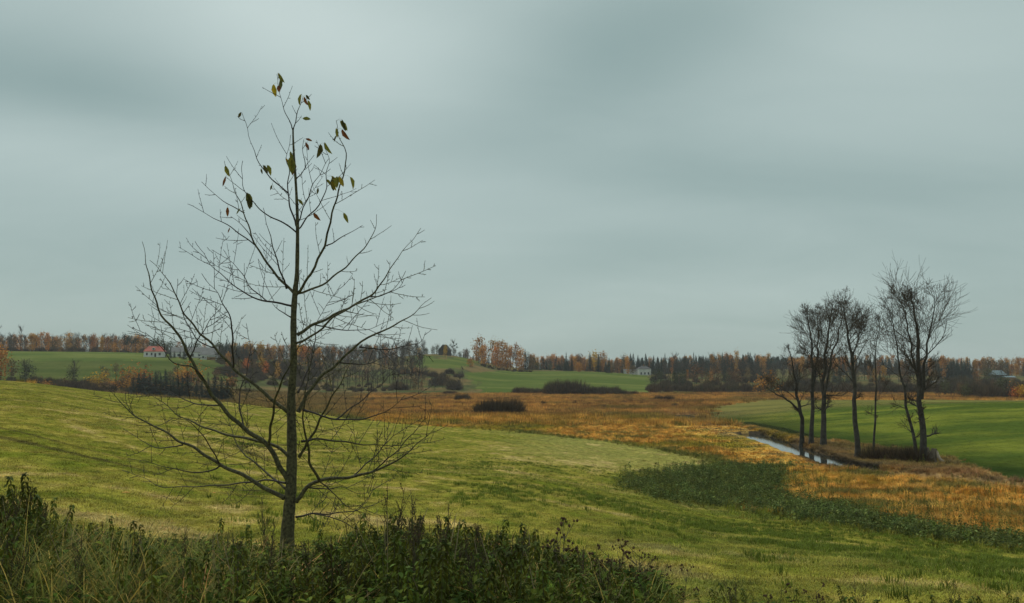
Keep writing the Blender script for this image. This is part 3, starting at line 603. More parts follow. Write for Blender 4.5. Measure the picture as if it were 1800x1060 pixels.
for i in range(90):
    px = r.uniform(0, 1150); Y = r.uniform(5.6, 8.2); x = (px - 900) / F * Y; rm = float(room(np.array([x]), np.array([Y]))[0])
    if rm < .15: continue
    z = h1(x, Y); hh = min(r.uniform(.3, .8), rm * .95); l1, l2 = r.uniform(-.25, .25), r.uniform(-.25, .25)
    b.tube([(x, Y, z), (x + l1 * hh * .3, Y + l2 * hh * .3, z + hh * .6), (x + l1 * hh, Y + l2 * hh, z + hh)], [.0035, .003, .002], 4)
tag(b.build('dry_stalks', m_dry), 'pale dry stalks scattered among the dark verge weeds', 'dry stalks', kind='stuff')
x = rng.uniform(30, 42, 34000); y = rng.uniform(90, 175, 34000)
scatter_region('bank_sedge', x, y, [2, 3], sp, .4, .8, 'brown sedge and dead grass overhanging the stream banks', 'sedge', 1.1, keep=lambda x, y, px, py, dd: (dd > 1.25 + .5 * rng.random(len(x)) + .4 * (y > 110)) & (dd < 5.5) & ((x > np.interp(y, [99, 120, 150], [32.3, 33.7, 35.4])) | (y < 110)), scl_fn=lambda x, y, px, py, dd: np.where((x < np.interp(y, [99, 120, 150], [32.3, 33.7, 35.4])), .5, .9))
# nettle band along the marsh edge
nb = [both(*nettle(s, 1.0, .16, .7), 'band_nettle', m_stem, m_nettle) for s in (90, 91, 92)]
x, y = sample(13000, 32, 104, .1, .62, 1.1)
hb = [proto(herb(s, .06, 30, .3), 'band_herb', m_nettle) for s in (94, 95, 96)]
xx, yy = sample(16000, 30, 104, .1, .62, 1.1)
scatter_region('band_herbs', xx, yy, [1], hb, .8, 2.0, jit=1.1, label='lighter green weeds among the nettles of the marsh edge', cat='weeds')
xx, yy = sample(14000, 30, 100, .1, .62, 1.1)
scatter_region('fringe_grass', xx, yy, [1], gp3, 1.0, 2.8, 'long green grass fringing the nettles', 'grass', 1.2, jit=1.8)
scatter_region('nettle_band', x, y, [1], nb, .35, .8, 'dark green nettles along the edge between mown grass and sedge', 'nettles', keep=lambda x, y, px, py, dd: fbm(x / 2.5, y / 5, 444, 3) + rng.normal(0, .06, len(x)) > .47, jit=.9, scl_fn=lambda x, y, px, py, dd: .45 + .9 * fbm(x / 3, y / 3, 333, 3))
x, y = sample(9000, 40, 135, .1, .62, 1.1)
scatter_region('marsh_herbs', x, y, [2], nb, .3, .8, 'dark green weeds mixed into the orange sedge', 'weeds', keep=lambda x, y, px, py, dd: (fbm(x / 8, y / 8, 123, 3) > .56) & (dd > 2.2))

# ------------------------------------------------------------------ the bare young tree
TD = 11.0; S1 = TD / F
m_bark = material('young_bark', (.022, .019, .015), (.13, .12, .06), 34, .85, 0, .25, bump=.004, detail=6)
m_twig = material('young_twig', (.022, .018, .016), (.05, .038, .032), 12, .7, 0, .3)
base = at(505, 990, TD); bz = h1(base.x, TD)
tree = empty('young_tree', (base.x, TD, bz), 'bare young tree in the foreground with a few curled leaves at its top', 'tree')
def tp(px, py, dep=0): p = at(px, py, TD + dep); return np.array([p.x - base.x, p.y - TD, p.z - bz])
def smooth_path(P, k=4):
    P = np.asarray(P, float); out = []
    for i in range(len(P) - 1):
        p0 = P[max(i - 1, 0)]; p1 = P[i]; p2 = P[i + 1]; p3 = P[min(i + 2, len(P) - 1)]
        for j in range(k):
            t_ = j / k; out.append(.5 * ((2 * p1) + (-p0 + p2) * t_ + (2 * p0 - 5 * p1 + 4 * p2 - p3) * t_ ** 2 + (-p0 + 3 * p1 - 3 * p2 + p3) * t_ ** 3))
    out.append(P[-1]); return np.array(out)
b = MB(); trunk_px = [(504, 995, 28), (505, 945, 24), (508, 900, 20.5), (512, 850, 18.5), (513, 780, 17), (512, 700, 14.5), (516, 640, 12), (516, 560, 10.5), (519, 510, 9.5), (522, 480, 7.5), (523, 400, 6), (521, 340, 4.8), (516, 260, 3.6), (515, 225, 2.6)]
tpts = smooth_path([tp(a_, c_) for a_, c_, _ in trunk_px], 5); tw = np.interp(np.linspace(0, 1, len(tpts)), np.linspace(0, 1, len(trunk_px)), [w for *_, w in trunk_px]) * S1 / 2
tw = tw * (1 + .05 * np.sin(np.arange(len(tw)) * 1.9)); b.tube(tpts, tw, 12); b.build('trunk', m_bark, tree, smooth=True)
BR = [  # points, base width px, depth per px of reach
 ([(515, 229), (508, 212), (495, 179), (486, 131)], 2.6, .3), ([(515, 229), (526, 189), (531, 172)], 2.4, -.3),
 ([(521, 397), (512, 370), (506, 339), (508, 299), (504, 278), (512, 237)], 4, .5), ([(506, 339), (479, 316), (456, 287), (441, 249), (427, 199)], 3.2, .4),
 ([(522, 409), (495, 390), (470, 378), (450, 361), (429, 332), (425, 307), (427, 283)], 3.4, -.4), ([(517, 515), (491, 490), (466, 457), (446, 424), (429, 374), (412, 332), (394, 283)], 6, .2),
 ([(450, 432), (421, 411), (400, 395), (375, 384), (354, 370), (329, 359)], 2.8, -.3), ([(429, 374), (392, 353), (354, 320)], 2.6, .5), ([(504, 507), (489, 465), (475, 415), (462, 366)], 4, -.8),
 ([(514, 538), (479, 531), (445, 523), (412, 502), (371, 465), (344, 424)], 4.5, -.4), ([(520, 519), (541, 490), (570, 432), (582, 382), (595, 336), (609, 278), (595, 237), (591, 212)], 6, -.3),
 ([(521, 407), (541, 382), (570, 345), (574, 307), (578, 280), (570, 253)], 3.4, .6), ([(522, 397), (537, 357), (549, 328), (566, 299), (578, 280)], 2.8, -.5), ([(521, 314), (537, 295), (551, 272)], 2.6, .3), ([(537, 295), (533, 270), (533, 245)], 2, .2),
 ([(520, 517), (553, 507), (587, 486), (620, 457), (649, 424), (661, 395), (663, 376)], 5, .4), ([(574, 432), (599, 419), (620, 405), (638, 397)], 2.8, .5),
 ([(522, 589), (553, 570), (587, 554), (649, 521), (670, 498), (699, 453), (740, 403)], 7, .15), ([(519, 604), (550, 590), (595, 552), (645, 528), (690, 510), (712, 478)], 5, -.7),
 ([(524, 724), (553, 674), (595, 637), (636, 600), (695, 571), (728, 550), (757, 523)], 8, .3), ([(632, 610), (678, 614), (736, 602), (749, 585)], 3, .5),
 ([(526, 803), (553, 757), (578, 707), (603, 666), (620, 624)], 6, -.6), ([(520, 882), (541, 857), (562, 844), (620, 838), (657, 828), (699, 809), (736, 778), (769, 749)], 9, -.2),
 ([(562, 844), (545, 815), (541, 778), (533, 749), (535, 707), (541, 666), (553, 610)], 6, -.9), ([(530, 776), (560, 772), (600, 776), (649, 782), (715, 782), (753, 770)], 4.5, .6),
 ([(520, 909), (553, 903), (578, 903), (628, 896), (645, 878), (663, 844)], 4, .5), ([(533, 720), (591, 737), (649, 734), (690, 716), (711, 695)], 4, -.4), ([(524, 690), (545, 640), (553, 600), (560, 560), (600, 500)], 4, .8),
 ([(508, 726), (483, 707), (450, 678), (412, 649), (379, 612), (346, 579), (321, 546), (304, 507), (284, 478), (263, 457)], 8, .15),
 ([(509, 850), (491, 819), (470, 782), (429, 753), (387, 712), (358, 670), (334, 629), (313, 587), (284, 554), (265, 500), (257, 461), (251, 426)], 11, -.15),
 ([(472, 782), (477, 745), (487, 691), (506, 649), (528, 600), (535, 560)], 6, -.9), ([(506, 800), (479, 782), (429, 770), (387, 761), (346, 745), (317, 732), (280, 703), (255, 687)], 7, .4),
 ([(500, 875), (470, 861), (429, 836), (387, 817), (346, 790), (313, 774), (280, 753), (238, 732), (205, 699), (180, 674)], 9.5, .1), ([(502, 859), (479, 840), (446, 811), (429, 799), (412, 770), (404, 745), (398, 700)], 5, .9),
 ([(387, 819), (363, 830), (334, 829), (304, 824), (263, 813), (226, 805)], 3.5, -.4), ([(502, 849), (466, 844), (429, 849), (396, 852), (346, 855), (280, 855), (255, 840), (217, 828)], 4, .7),
 ([(321, 782), (284, 788), (255, 778), (217, 753)], 3, .5), ([(387, 712), (354, 712), (317, 699), (280, 680), (246, 672)], 3.2, .6), ([(362, 672), (338, 645), (304, 637), (275, 600), (234, 575)], 3.4, -.5),
 ([(410, 647), (408, 583), (406, 562), (392, 533), (379, 511), (354, 482)], 4, -.6), ([(512, 558), (491, 546), (479, 533)], 3, .5), ([(470, 530), (440, 505), (425, 480), (400, 455), (372, 440)], 2.6, .5),
 ([(334, 629), (352, 590), (372, 560), (388, 540)], 2.8, -.5), ([(379, 612), (350, 600), (325, 560), (312, 520), (312, 490)], 2.8, -.5), ([(446, 424), (425, 395), (405, 380)], 2.4, .4), ([(549, 570), (590, 578), (640, 580), (690, 562)], 3.2, .6),
 ([(649, 521), (672, 520), (700, 505), (712, 490)], 2.8, -.3), ([(595, 637), (640, 640), (690, 622), (725, 600)], 3, .6), ([(620, 838), (660, 800), (690, 765), (705, 720)], 3, .4), ([(657, 828), (700, 790), (740, 745), (752, 735)], 2.8, -.4),
 ([(591, 737), (640, 700), (680, 665), (700, 640)], 2.8, .4), ([(429, 753), (420, 700), (432, 660), (440, 610), (432, 570)], 3.6, .6), ([(238, 732), (225, 715), (220, 690)], 2, .2), ([(387, 817), (360, 770), (330, 740), (300, 735)], 3, -.6),
 ([(541, 857), (575, 860), (600, 855), (630, 868), (660, 860)], 3, .6), ([(553, 903), (600, 915), (625, 930), (640, 925)], 2.6, -.5), ([(559, 844), (590, 870), (610, 890), (640, 885), (655, 865)], 2.6, .4),
]
polys = []                                                         # all branch polylines with depth, for joining sub-branches and leaves
def near_depth(px, py, first=False):
    best = (1e9, 0, None)
    for P in polys:
        P2 = P[:, :2]; d = np.hypot(P2[:, 0] - px, P2[:, 1] - py); i = int(d.argmin())
        if d[i] < best[0]: best = (d[i], P[i, 2], P[i])
    return best
polys.append(np.array([(np.interp(t_, np.linspace(0, 1, 14), [q_[0] for q_ in trunk_px]), np.interp(t_, np.linspace(0, 1, 14), [q_[1] for q_ in trunk_px]), 0) for t_ in np.linspace(0, 1, 200)]))
rt = random.Random(27)
MINR = .0027
def twigs(b, P, r0, level, budget):
    """side shoots along one branch: P are 3D points"""
    L = np.linalg.norm(np.diff(P, axis=0), axis=1); tot = L.sum(); cum = np.concatenate([[0], np.cumsum(L)])
    s = .07 + rt.uniform(0, .07); side = rt.choice((-1, 1))
    while s < tot * .97:
        p = np.array([np.interp(s, cum, P[:, k]) for k in range(3)]); q_ = np.array([np.interp(min(s + .03, tot), cum, P[:, k]) for k in range(3)]); d = q_ - p; d /= np.linalg.norm(d) + 1e-9
        sv = np.cross(d, (rt.uniform(-.6, .6), 1, rt.uniform(-.4, .4))); sv /= np.linalg.norm(sv) + 1e-9; sv = sv * side; side = -side if rt.random() < .8 else side
        sv[1] += rt.uniform(-.7, .7)
        if rt.random() < .36:                                         # bud spur
            e = p + (sv * .8 + d * .5) * rt.uniform(.008, .025); b.tube([p, e], [.0024, .0030], 4)
        else:
            ln = rt.uniform(.12, .62) * (.55 if level else 1) * (1.1 - .5 * s / tot) * min(1, tot); dd_ = sv * .75 + d * .6 + np.array([0, 0, .15]); dd_ /= np.linalg.norm(dd_)
            pts = [p]; k = 5
            for j in range(k):
                dd_ = dd_ + np.array([rt.uniform(-.1, .1), rt.uniform(-.15, .15), rt.uniform(-.03, .16)]); dd_ /= np.linalg.norm(dd_); pts.append(pts[-1] + dd_ * ln / k)
            pts = np.array(pts); b.tube(pts, np.linspace(.0036 if level == 0 else .0028, .0021, k + 1), 4); b.tube([pts[-1], pts[-1] + dd_ * .008], [.0036, .0012], 4)
            for j in range(1, k):
                if rt.random() < .55: e = rt.choice((-1, 1)) * np.cross(dd_, (0, 1, 0)); b.tube([pts[j], pts[j] + (e * .7 + dd_ * .5) * .012], [.002, .0026], 3)
            if level == 0 and ln > .16 and rt.random() < .85: twigs(b, pts, .002, 1, 0)
        s += (rt.uniform(.04, .125) if level == 0 else rt.uniform(.035, .09)) * (1.9 if p[2] > 3.2 else 1.0)
for pts, w, dep in BR:
    P = smooth_path(np.array(pts, float), 5); _, d0, _ = near_depth(*pts[0]); reach = np.concatenate([[0], np.cumsum(np.hypot(*np.diff(P, axis=0).T))]) * S1
    D = d0 + reach * dep; P = P + np.stack([np.sin(reach * 23) * 1.1, np.cos(reach * 19) * .9], 1) * (reach > .05)[:, None]
    P3 = np.concatenate([P, D[:, None]], 1); polys.append(smooth_path(P3, 3))
    W = np.array([tp(a_, c_, d_) for a_, c_, d_ in P3]); n_ = len(W); rr = np.maximum(w * S1 / 2 * .88 * (1 - np.linspace(0, 1, n_)) ** .85, MINR)
    rr[0] *= 1.25
    b = MB(); b.tube(W, rr, 7); b.tube([W[-1], W[-1] + (W[-1] - W[-2]) * .2], [.0032, .001], 4); twigs(b, W, w * S1 / 2, 0, 0); b.build('branch', m_twig if w < 5 else m_bark, tree, smooth=True)
ml_y = material('leaf_yellow', (.22, .19, .015), (.40, .27, .02), 25, .55, .45, .3); ml_g = material('leaf_green', (.09, .115, .02), (.22, .185, .03), 30, .6, .45, .3)
ml_d = material('leaf_dark', (.045, .05, .015), (.11, .09, .025), 30, .6, .35, .3); ml_r = material('leaf_russet', (.13, .045, .02), (.24, .09, .025), 30, .6, .3, .3)
LV = [(481, 148, 24, 0, 'y'), (489, 128, 22, 28, 'g'), (494, 136, 24, 22, 'g'), (494, 142, 20, -2, 'd'), (489, 150, 18, 14, 'r'), (530, 165, 22, -6, 'g'), (538, 167, 14, 40, 'd'), (535, 170, 18, 20, 'r'), (541, 176, 20, 18, 'g'), (532, 208, 17, 78, 'g'),
      (424, 197, 13, -30, 'd'), (598, 212, 22, 35, 'g'), (601, 210, 22, 25, 'd'), (601, 227, 24, 32, 'r'), (591, 225, 18, 4, 'g'), (591, 238, 13, -8, 'd'), (537, 244, 13, 76, 'r'), (537, 250, 18, 20, 'r'), (563, 253, 28, -4, 'd'), (571, 250, 26, 16, 'g'),
      (510, 266, 24, 28, 'g'), (511, 276, 38, 6, 'g'), (502, 278, 16, 25, 'y'), (514, 280, 30, 0, 'r'), (396, 291, 22, 15, 'g'), (397, 310, 20, 2, 'r'), (459, 296, 13, 0, 'd'), (463, 290, 20, 25, 'd'), (470, 290, 20, 28, 'g'), (437, 340, 24, 14, 'g'), (434, 338, 30, 18, 'd'), (440, 346, 26, 4, 'd'),
      (400, 364, 18, 0, 'r'), (423, 366, 15, -22, 'g'), (575, 315, 18, 20, 'g'), (583, 309, 18, 32, 'y'), (586, 311, 30, 2, 'd'), (592, 310, 24, 6, 'g'), (596, 310, 22, 16, 'y'), (584, 318, 22, 25, 'y'), (615, 311, 22, 28, 'g'), (524, 350, 16, 32, 'g'), (604, 374, 20, 25, 'g'), (551, 374, 18, 32, 'r'), (478, 325, 11, -15, 'd'), (559, 330, 12, -10, 'd'), (404, 400, 12, 5, 'r')]
for px, py, L, ang, k in LV:
    d_, dep, q_ = near_depth(px, py); b = MB(); p0 = tp(px, py, dep); L3 = L * S1 * .95; a_ = R(ang); d3 = np.array([math.sin(a_), rt.uniform(-.25, .25), -math.cos(a_)])
    up = np.array([rt.uniform(-.9, .9), -1, .25]); leaf(b, p0, d3, up, L3, L3 * rt.uniform(.34, .46), (1, 1, 1), 0, rt.uniform(.2, .9), rt.uniform(-.5, .6))
    if d_ < 60: qb = tp(*q_); b.tube([qb, (qb + p0) / 2 + np.array([0, 0, .012]), p0], [.0011, .0010, .0012], 3)
    b.build('leaf', {'y': ml_y, 'g': ml_g, 'd': ml_d, 'r': ml_r}[k], tree)

# ------------------------------------------------------------------ alders beside the stream
m_abark = material('alder_bark', (.030, .027, .023), (.085, .078, .065), 2.2, .9, 0, .15, bump=.03, detail=6)
m_atwig = material('alder_twig', (.055, .042, .030), (.10, .078, .056), 2, .9, 0, .1)
def grow(tb, wb, p, d, L, r, lev, rr, up=.25, maxlev=3, dots=0):
    k = 5 if lev < 2 else 3; pts = [p]; d = d / np.linalg.norm(d)
    for j in range(k):
        d = d + np.array([rr.gauss(0, .13), rr.gauss(0, .13), rr.gauss(0, .08) + up * .35]); d /= np.linalg.norm(d); pts.append(pts[-1] + d * L / k)
    pts = np.array(pts); rad_ = np.linspace(r, max(r * .35, .011), k + 1); (tb if r > .04 else wb).tube(pts, rad_, 5 if r > .04 else 3)
    if lev >= maxlev:
        for j in range(dots):
            q_ = pts[rr.randint(1, k)] + np.array([rr.gauss(0, .08) for _ in range(3)]); e = np.array([rr.gauss(0, 1) for _ in range(3)]) * .035; wb.add([q_, q_ + e, q_ + e[::-1]], [(0, 1, 2)])
        return
    n = {0: 9, 1: 7, 2: 5}[lev]
    for i in range(n):
        u = rr.uniform(.2, 1); x_ = u * k; j = min(int(x_), k - 1); q_ = pts[j] + (pts[j + 1] - pts[j]) * (x_ - j); t_ = pts[j + 1] - pts[j]; t_ /= np.linalg.norm(t_)
        a = np.array([rr.gauss(0, 1) for _ in range(3)]); a -= t_ * a.dot(t_); a /= np.linalg.norm(a) + 1e-9; ang = rr.uniform(.45, .95)
        grow(tb, wb, q_, t_ * math.cos(ang) + a * math.sin(ang), L * rr.uniform(.45, .85) * (1.15 - .4 * u), max(r * .42, .0125), lev + 1, rr, up, maxlev, dots)
def alder(stems, Y, label, spread=1.0, dots=0, low=.25, seed=1, nl=15, lsc=1.0):
    rr = random.Random(seed); b0 = stems[0][0][0]; p = at(b0[0], b0[1], Y); z = h1(p.x, Y); e = empty('alder_tree', (p.x, Y, z - .1), label, 'tree', 'alders beside the stream')
    tb = MB(); wb = MB()
    for path, w0 in stems:
        P = []
        for i, q_ in enumerate(path):
            a = at(q_[0], q_[1], Y + (q_[2] if len(q_) > 2 else 0)); P.append([a.x - p.x, a.y - Y, a.z - z + .1])
        P[0][2] = min(P[0][2], 0) if path is stems[0][0] or P[0][2] < 2 else P[0][2]; P = smooth_path(P, 5); n = len(P); H = P[-1][2]; r0 = w0 * Y / F / 2; nl_ = max(int(nl * min(1, H / 15 + .05) ** 1.5), 4)
        u_ = np.linspace(0, 1, n); wig = np.stack([fbm(u_ * 9, u_ * 0 + seed, 5, 2) - .5, fbm(u_ * 9, u_ * 0 + seed, 9, 2) - .5, u_ * 0], 1) * .5 * np.minimum(u_ * 5, 1)[:, None]; P = P + wig
        rad_ = r0 * .72 * (1 - u_ * .92) ** .95 * (1 + .5 * np.exp(-u_ * 26)); tb.tube(P, np.maximum(rad_, .02), 9)
        for i in range(nl_):
            u = low + (1 - low) * (i + rr.random()) / nl_; x_ = u * (n - 1); j = min(int(x_), n - 2); q_ = P[j] + (P[j + 1] - P[j]) * (x_ - j); a = rr.uniform(0, 6.28); el_ = rr.uniform(.6, 1.25) if u > .4 else rr.uniform(-.05, .7)
            d = np.array([math.cos(a), math.sin(a) , math.tan(el_) * .75]); L = H * .25 * (1.25 - .9 * abs(u - .5)) * rr.uniform(.6, 1.2) * spread * .88 * (.5 if u < .35 else 1.15) * (1 - .6 * sstep(.7, 1.0, np.float64(u)))
            grow(tb, wb, q_, d, L, max(rad_[j] * .36, .02), 1, rr, .3, 3, dots)
    tb.build('trunk', m_abark, e, smooth=True); wb.build('twigs', m_atwig, e); return e
alder([([(1410, 770), (1410, 735, -1), (1402, 700, -1.5), (1398, 660, -2), (1385, 610, -2)], 12), ([(1405, 722, -1), (1385, 703, -2), (1360, 690, -3), (1338, 672, -4)], 6)], 126, 'leftmost alder, with one limb leaning out low to the left', .75, 2, .3, 3, 18)
alder([([(1426, 773), (1427, 700), (1427, 640), (1424, 590), (1416, 545)], 11), ([(1427, 690), (1434, 640, 1), (1437, 590, 1), (1436, 548, 1)], 7)], 124, 'second alder from the left, dark and dense with cones, standing close to the first', .6, 2, .22, 4, 24)
alder([([(1448, 778), (1448, 720), (1449, 660), (1453, 600), (1462, 535)], 15), ([(1449, 700), (1460, 640, -1), (1475, 580, -1), (1482, 540, -1)], 7)], 121, 'third alder from the left with a thick straight dark trunk', .66, 1, .2, 5, 22)
alder([([(1508, 803), (1505, 740), (1502, 680), (1496, 620), (1488, 570), (1484, 520)], 14), ([(1499, 640), (1507, 600, 1), (1516, 570, 1)], 5)], 107, 'alder with a single pale grey trunk, in the middle of the row', .66, 0, .3, 6, 19)
alder([([(1536, 803), (1538, 730), (1540, 670), (1542, 610), (1543, 560)], 6)], 108, 'thinnest alder, between the pale middle alder and the large right one', .62, 1, .2, 7, 16)
alder([([(1622, 810), (1620, 740), (1616, 680), (1614, 600), (1606, 555), (1603, 520)], 17), ([(1612, 800), (1601, 750, 1), (1590, 690, 1.5), (1580, 640, 2), (1572, 590, 2), (1563, 540, 2)], 9), ([(1619, 700), (1626, 640, -1), (1634, 580, -1), (1645, 520, -1)], 9), ([(1615, 690), (1604, 620, 1), (1592, 560, 1), (1580, 525, 1)], 7)], 99, 'rightmost and tallest alder with several stems above the broken stump', .78, 0, .12, 8, 19)
# broken stump with a torn pale root
m_stump = material('stump_wood', (.09, .07, .055), (.2, .16, .12), 6, .9, 0, .1, bump=.02); m_torn = material('torn_wood', (.35, .27, .2), (.55, .45, .35), 8, .9, 0, .1)
g_ = ground_at(1640, 812, 60, 140); e = empty('broken_stump', (g_[0], g_[1], g_[2]), 'broken stump with pale torn wood at the foot of the rightmost alder', 'stump')
b = MB(); P = np.array([(0, 0, -.2), (0, 0, .4), (.1, 0, .9), (.15, 0, 1.3)]); b.tube(P, [.42, .36, .33, .25], 9, cap=True); b.tube([(-.5, .1, -.2), (-.4, .1, .9), (-.45, .1, 1.4)], [.3, .25, .1], 8, cap=True); b.build('trunk', m_stump, e, smooth=False)
b = MB(); b.tube([(.3, -.3, 1.1), (.38, -.35, .55), (.6, -.4, .2), (.95, -.4, .1)], [.07, .16, .15, .04], 6, cap=True); b.build('torn_wood', m_torn, e)

# ------------------------------------------------------------------ bushes, trees of the distance
def stickbush(seed, w=3, h=2.5, n=420, wd=.05):
    r = random.Random(seed); b = MB()
    for i in range(n):
        a = r.uniform(0, 6.28); rr_ = math.sqrt(r.random()); x0, y0 = math.cos(a) * rr_ * w * .3, math.sin(a) * rr_ * w * .3; x1, y1 = math.cos(a) * rr_ * w * .5, math.sin(a) * rr_ * w * .5
        hh = h * math.sqrt(max(1 - rr_ ** 2.2, .03)) * r.uniform(.65, 1.05); u0 = r.uniform(0, .5); p0 = np.array([x0 + (x1 - x0) * u0, y0 + (y1 - y0) * u0, hh * u0]); p1 = np.array([x1 + r.uniform(-.2, .2), y1 + r.uniform(-.2, .2), hh]); s = np.array([r.uniform(-1, 1), r.uniform(-1, 1), 0]) * wd
        v = r.uniform(.6, 1.35); b.add([p0 - s, p0 + s, p1], [(0, 1, 2)], 0, (v * r.uniform(.95, 1.1), v, v))
    return b
def cards(b, cx, cy, cz, s, r, c, mi=0, flat=0):
    n = np.array([r.gauss(0, 1), r.gauss(0, 1), r.gauss(0, 1) + flat]); n /= np.linalg.norm(n) + 1e-9; u = np.cross(n, (.3, .2, 1)); u /= np.linalg.norm(u) + 1e-9; v = np.cross(n, u); p = np.array([cx, cy, cz])
    b.add([p - u * s, p - v * s * .8, p + u * s * .9, p + v * s * .7], [(0, 1, 2, 3)], mi, c)
def crown(seed, w, h, z0, n, s, shape='oval', clumps=26, val=(.6, 1.35)):
    r = random.Random(seed); b = MB(); K = []
    for i in range(clumps):
        u = r.random(); 
        if shape == 'oval': R_ = w / 2 * math.sin(math.pi * min(max(u * .92 + .06, 0), 1)) ** .7
        elif shape == 'round': R_ = w / 2 * math.sin(math.pi * min(.12 + u * .85, 1)) ** .6
        else: R_ = w / 2 * (1 - u) ** .8
        a = r.uniform(0, 6.28); q_ = R_ * math.sqrt(r.random()) * .85; K.append((math.cos(a) * q_, math.sin(a) * q_, z0 + u * h, w * .16, r.uniform(*val)))
    for i in range(n):
        k = r.choice(K); v = k[4] * r.uniform(.8, 1.2); cards(b, k[0] + r.gauss(0, 1) * k[3], k[1] + r.gauss(0, 1) * k[3], k[2] + r.gauss(0, 1) * k[3] * 1.3, s * r.uniform(.5, 1.2), r, (v, v * r.uniform(.9, 1.1), v))
    return b
def spruce(seed, w=4, h=11):
    r = random.Random(seed); b = MB()
    L = 17
    for i in range(L):
        z = h * (.06 + .92 * i / L); R_ = w / 2 * (1 - i / L) ** .9 * r.uniform(.85, 1.12) + .12; m = max(int(26 * (1 - i / L)) + 6, 7)
        for j in range(m):
            a = 6.28 * j / m + r.uniform(-.25, .25); d = np.array([math.cos(a), math.sin(a), 0]); s = np.array([-d[1], d[0], 0]) * R_ * .17; q_ = R_ * r.uniform(.75, 1.12); v = r.uniform(.6, 1.4)
            p0 = np.array([0, 0, z + h * .035]); p1 = d * q_ + np.array([0, 0, z - h * .03 * r.uniform(.2, 1.6)]); md = d * q_ * .6 + np.array([0, 0, z + h * .005])
            b.add([p0, md - s, p1, md + s], [(0, 1, 2, 3)], 0, (v, v, v))
    b.add([(-.12, 0, h * .9), (.12, 0, h * .9), (0, 0, h * 1.02)], [(0, 1, 2)]); return b
def baretree(seed, h=12, w=6, n=150):
    r = random.Random(seed); tb = MB(); wb = MB(); tb.tube([(0, 0, -.3), (r.uniform(-.2, .2), 0, h * .4), (r.uniform(-.3, .3), r.uniform(-.3, .3), h * .9)], [.17, .12, .04], 5)
    for i in range(24):
        z = h * r.uniform(.2, .85); a = r.uniform(0, 6.28); L = w / 2 * r.uniform(.5, 1.1) * (1.2 - z / h * .7); d = np.array([math.cos(a), math.sin(a), r.uniform(.6, 1.5)]); P = np.array([(0, 0, z), (0, 0, z)]) + np.array([0, 0, 0]); q1 = np.array([0, 0, z]) + d * L * .5; q2 = q1 + d * L * .5 + np.array([0, 0, L * .2]); tb.tube([(0, 0, z), q1, q2], [.06, .045, .02], 3)
        for j in range(n // 12):
            u = r.uniform(.2, 1); p = np.array([0, 0, z]) * (1 - u) + q2 * u; e = p + np.array([r.gauss(0, .6), r.gauss(0, .6), abs(r.gauss(.9, .5))]); s = np.array([r.gauss(0, 1), r.gauss(0, 1), 0]) * .035; v = r.uniform(.7, 1.3); wb.add([p - s, p + s, e], [(0, 1, 2)], 0, (v, v, v))
    return tb, wb
def stem(h, r_, seed=0):
    b = MB(); b.tube([(0, 0, -.4), (.1, .05, h * .5), (0, .1, h)], [r_, r_ * .75, r_ * .2], 6); return b
A_ = ('GEOMETRY', 'tint')
mo1 = material('birch_leaf_orange', (.38, .155, .028), (.52, .26, .06), .9, .8, .3, .1, A_, .3, 0, hue=.014); mo2 = material('autumn_leaf_yellow', (.42, .19, .025), (.58, .27, .04), .9, .8, .3, .1, A_, .2, hue=.03)
mo3 = material('autumn_leaf_brown', (.12, .075, .035), (.2, .11, .045), .9, .85, .2, .1, A_, .25, hue=.02); msp = material('spruce_needles', (.010, .021, .014), (.024, .042, .026), .9, .8, 0, .15, A_, .3, hue=.02)
mol = material('olive_leaf', (.05, .06, .025), (.09, .09, .035), .9, .85, .2, .1, A_, .25, hue=.02); mtw = material('grey_twigs', (.062, .05, .04), (.105, .085, .068), .5, .9, 0, .1, A_, .25, hue=.01)
mwb = material('brown_twigs', (.065, .048, .03), (.12, .085, .045), .5, .9, 0, .1, A_, .3, hue=.02); mtr = material('far_trunk', (.10, .09, .08), (.3, .28, .25), .7, .9, 0, .1, objvar=.3); mtd = material('dark_trunk', (.045, .035, .028), (.08, .065, .05), .7, .9, 0, .1)
def parts(kind):
    return [(n_, me) for n_, me in KIND[kind][1]]
KIND = {}
def reg(kind, name, H, *ps): KIND[kind] = (name, ps, H)
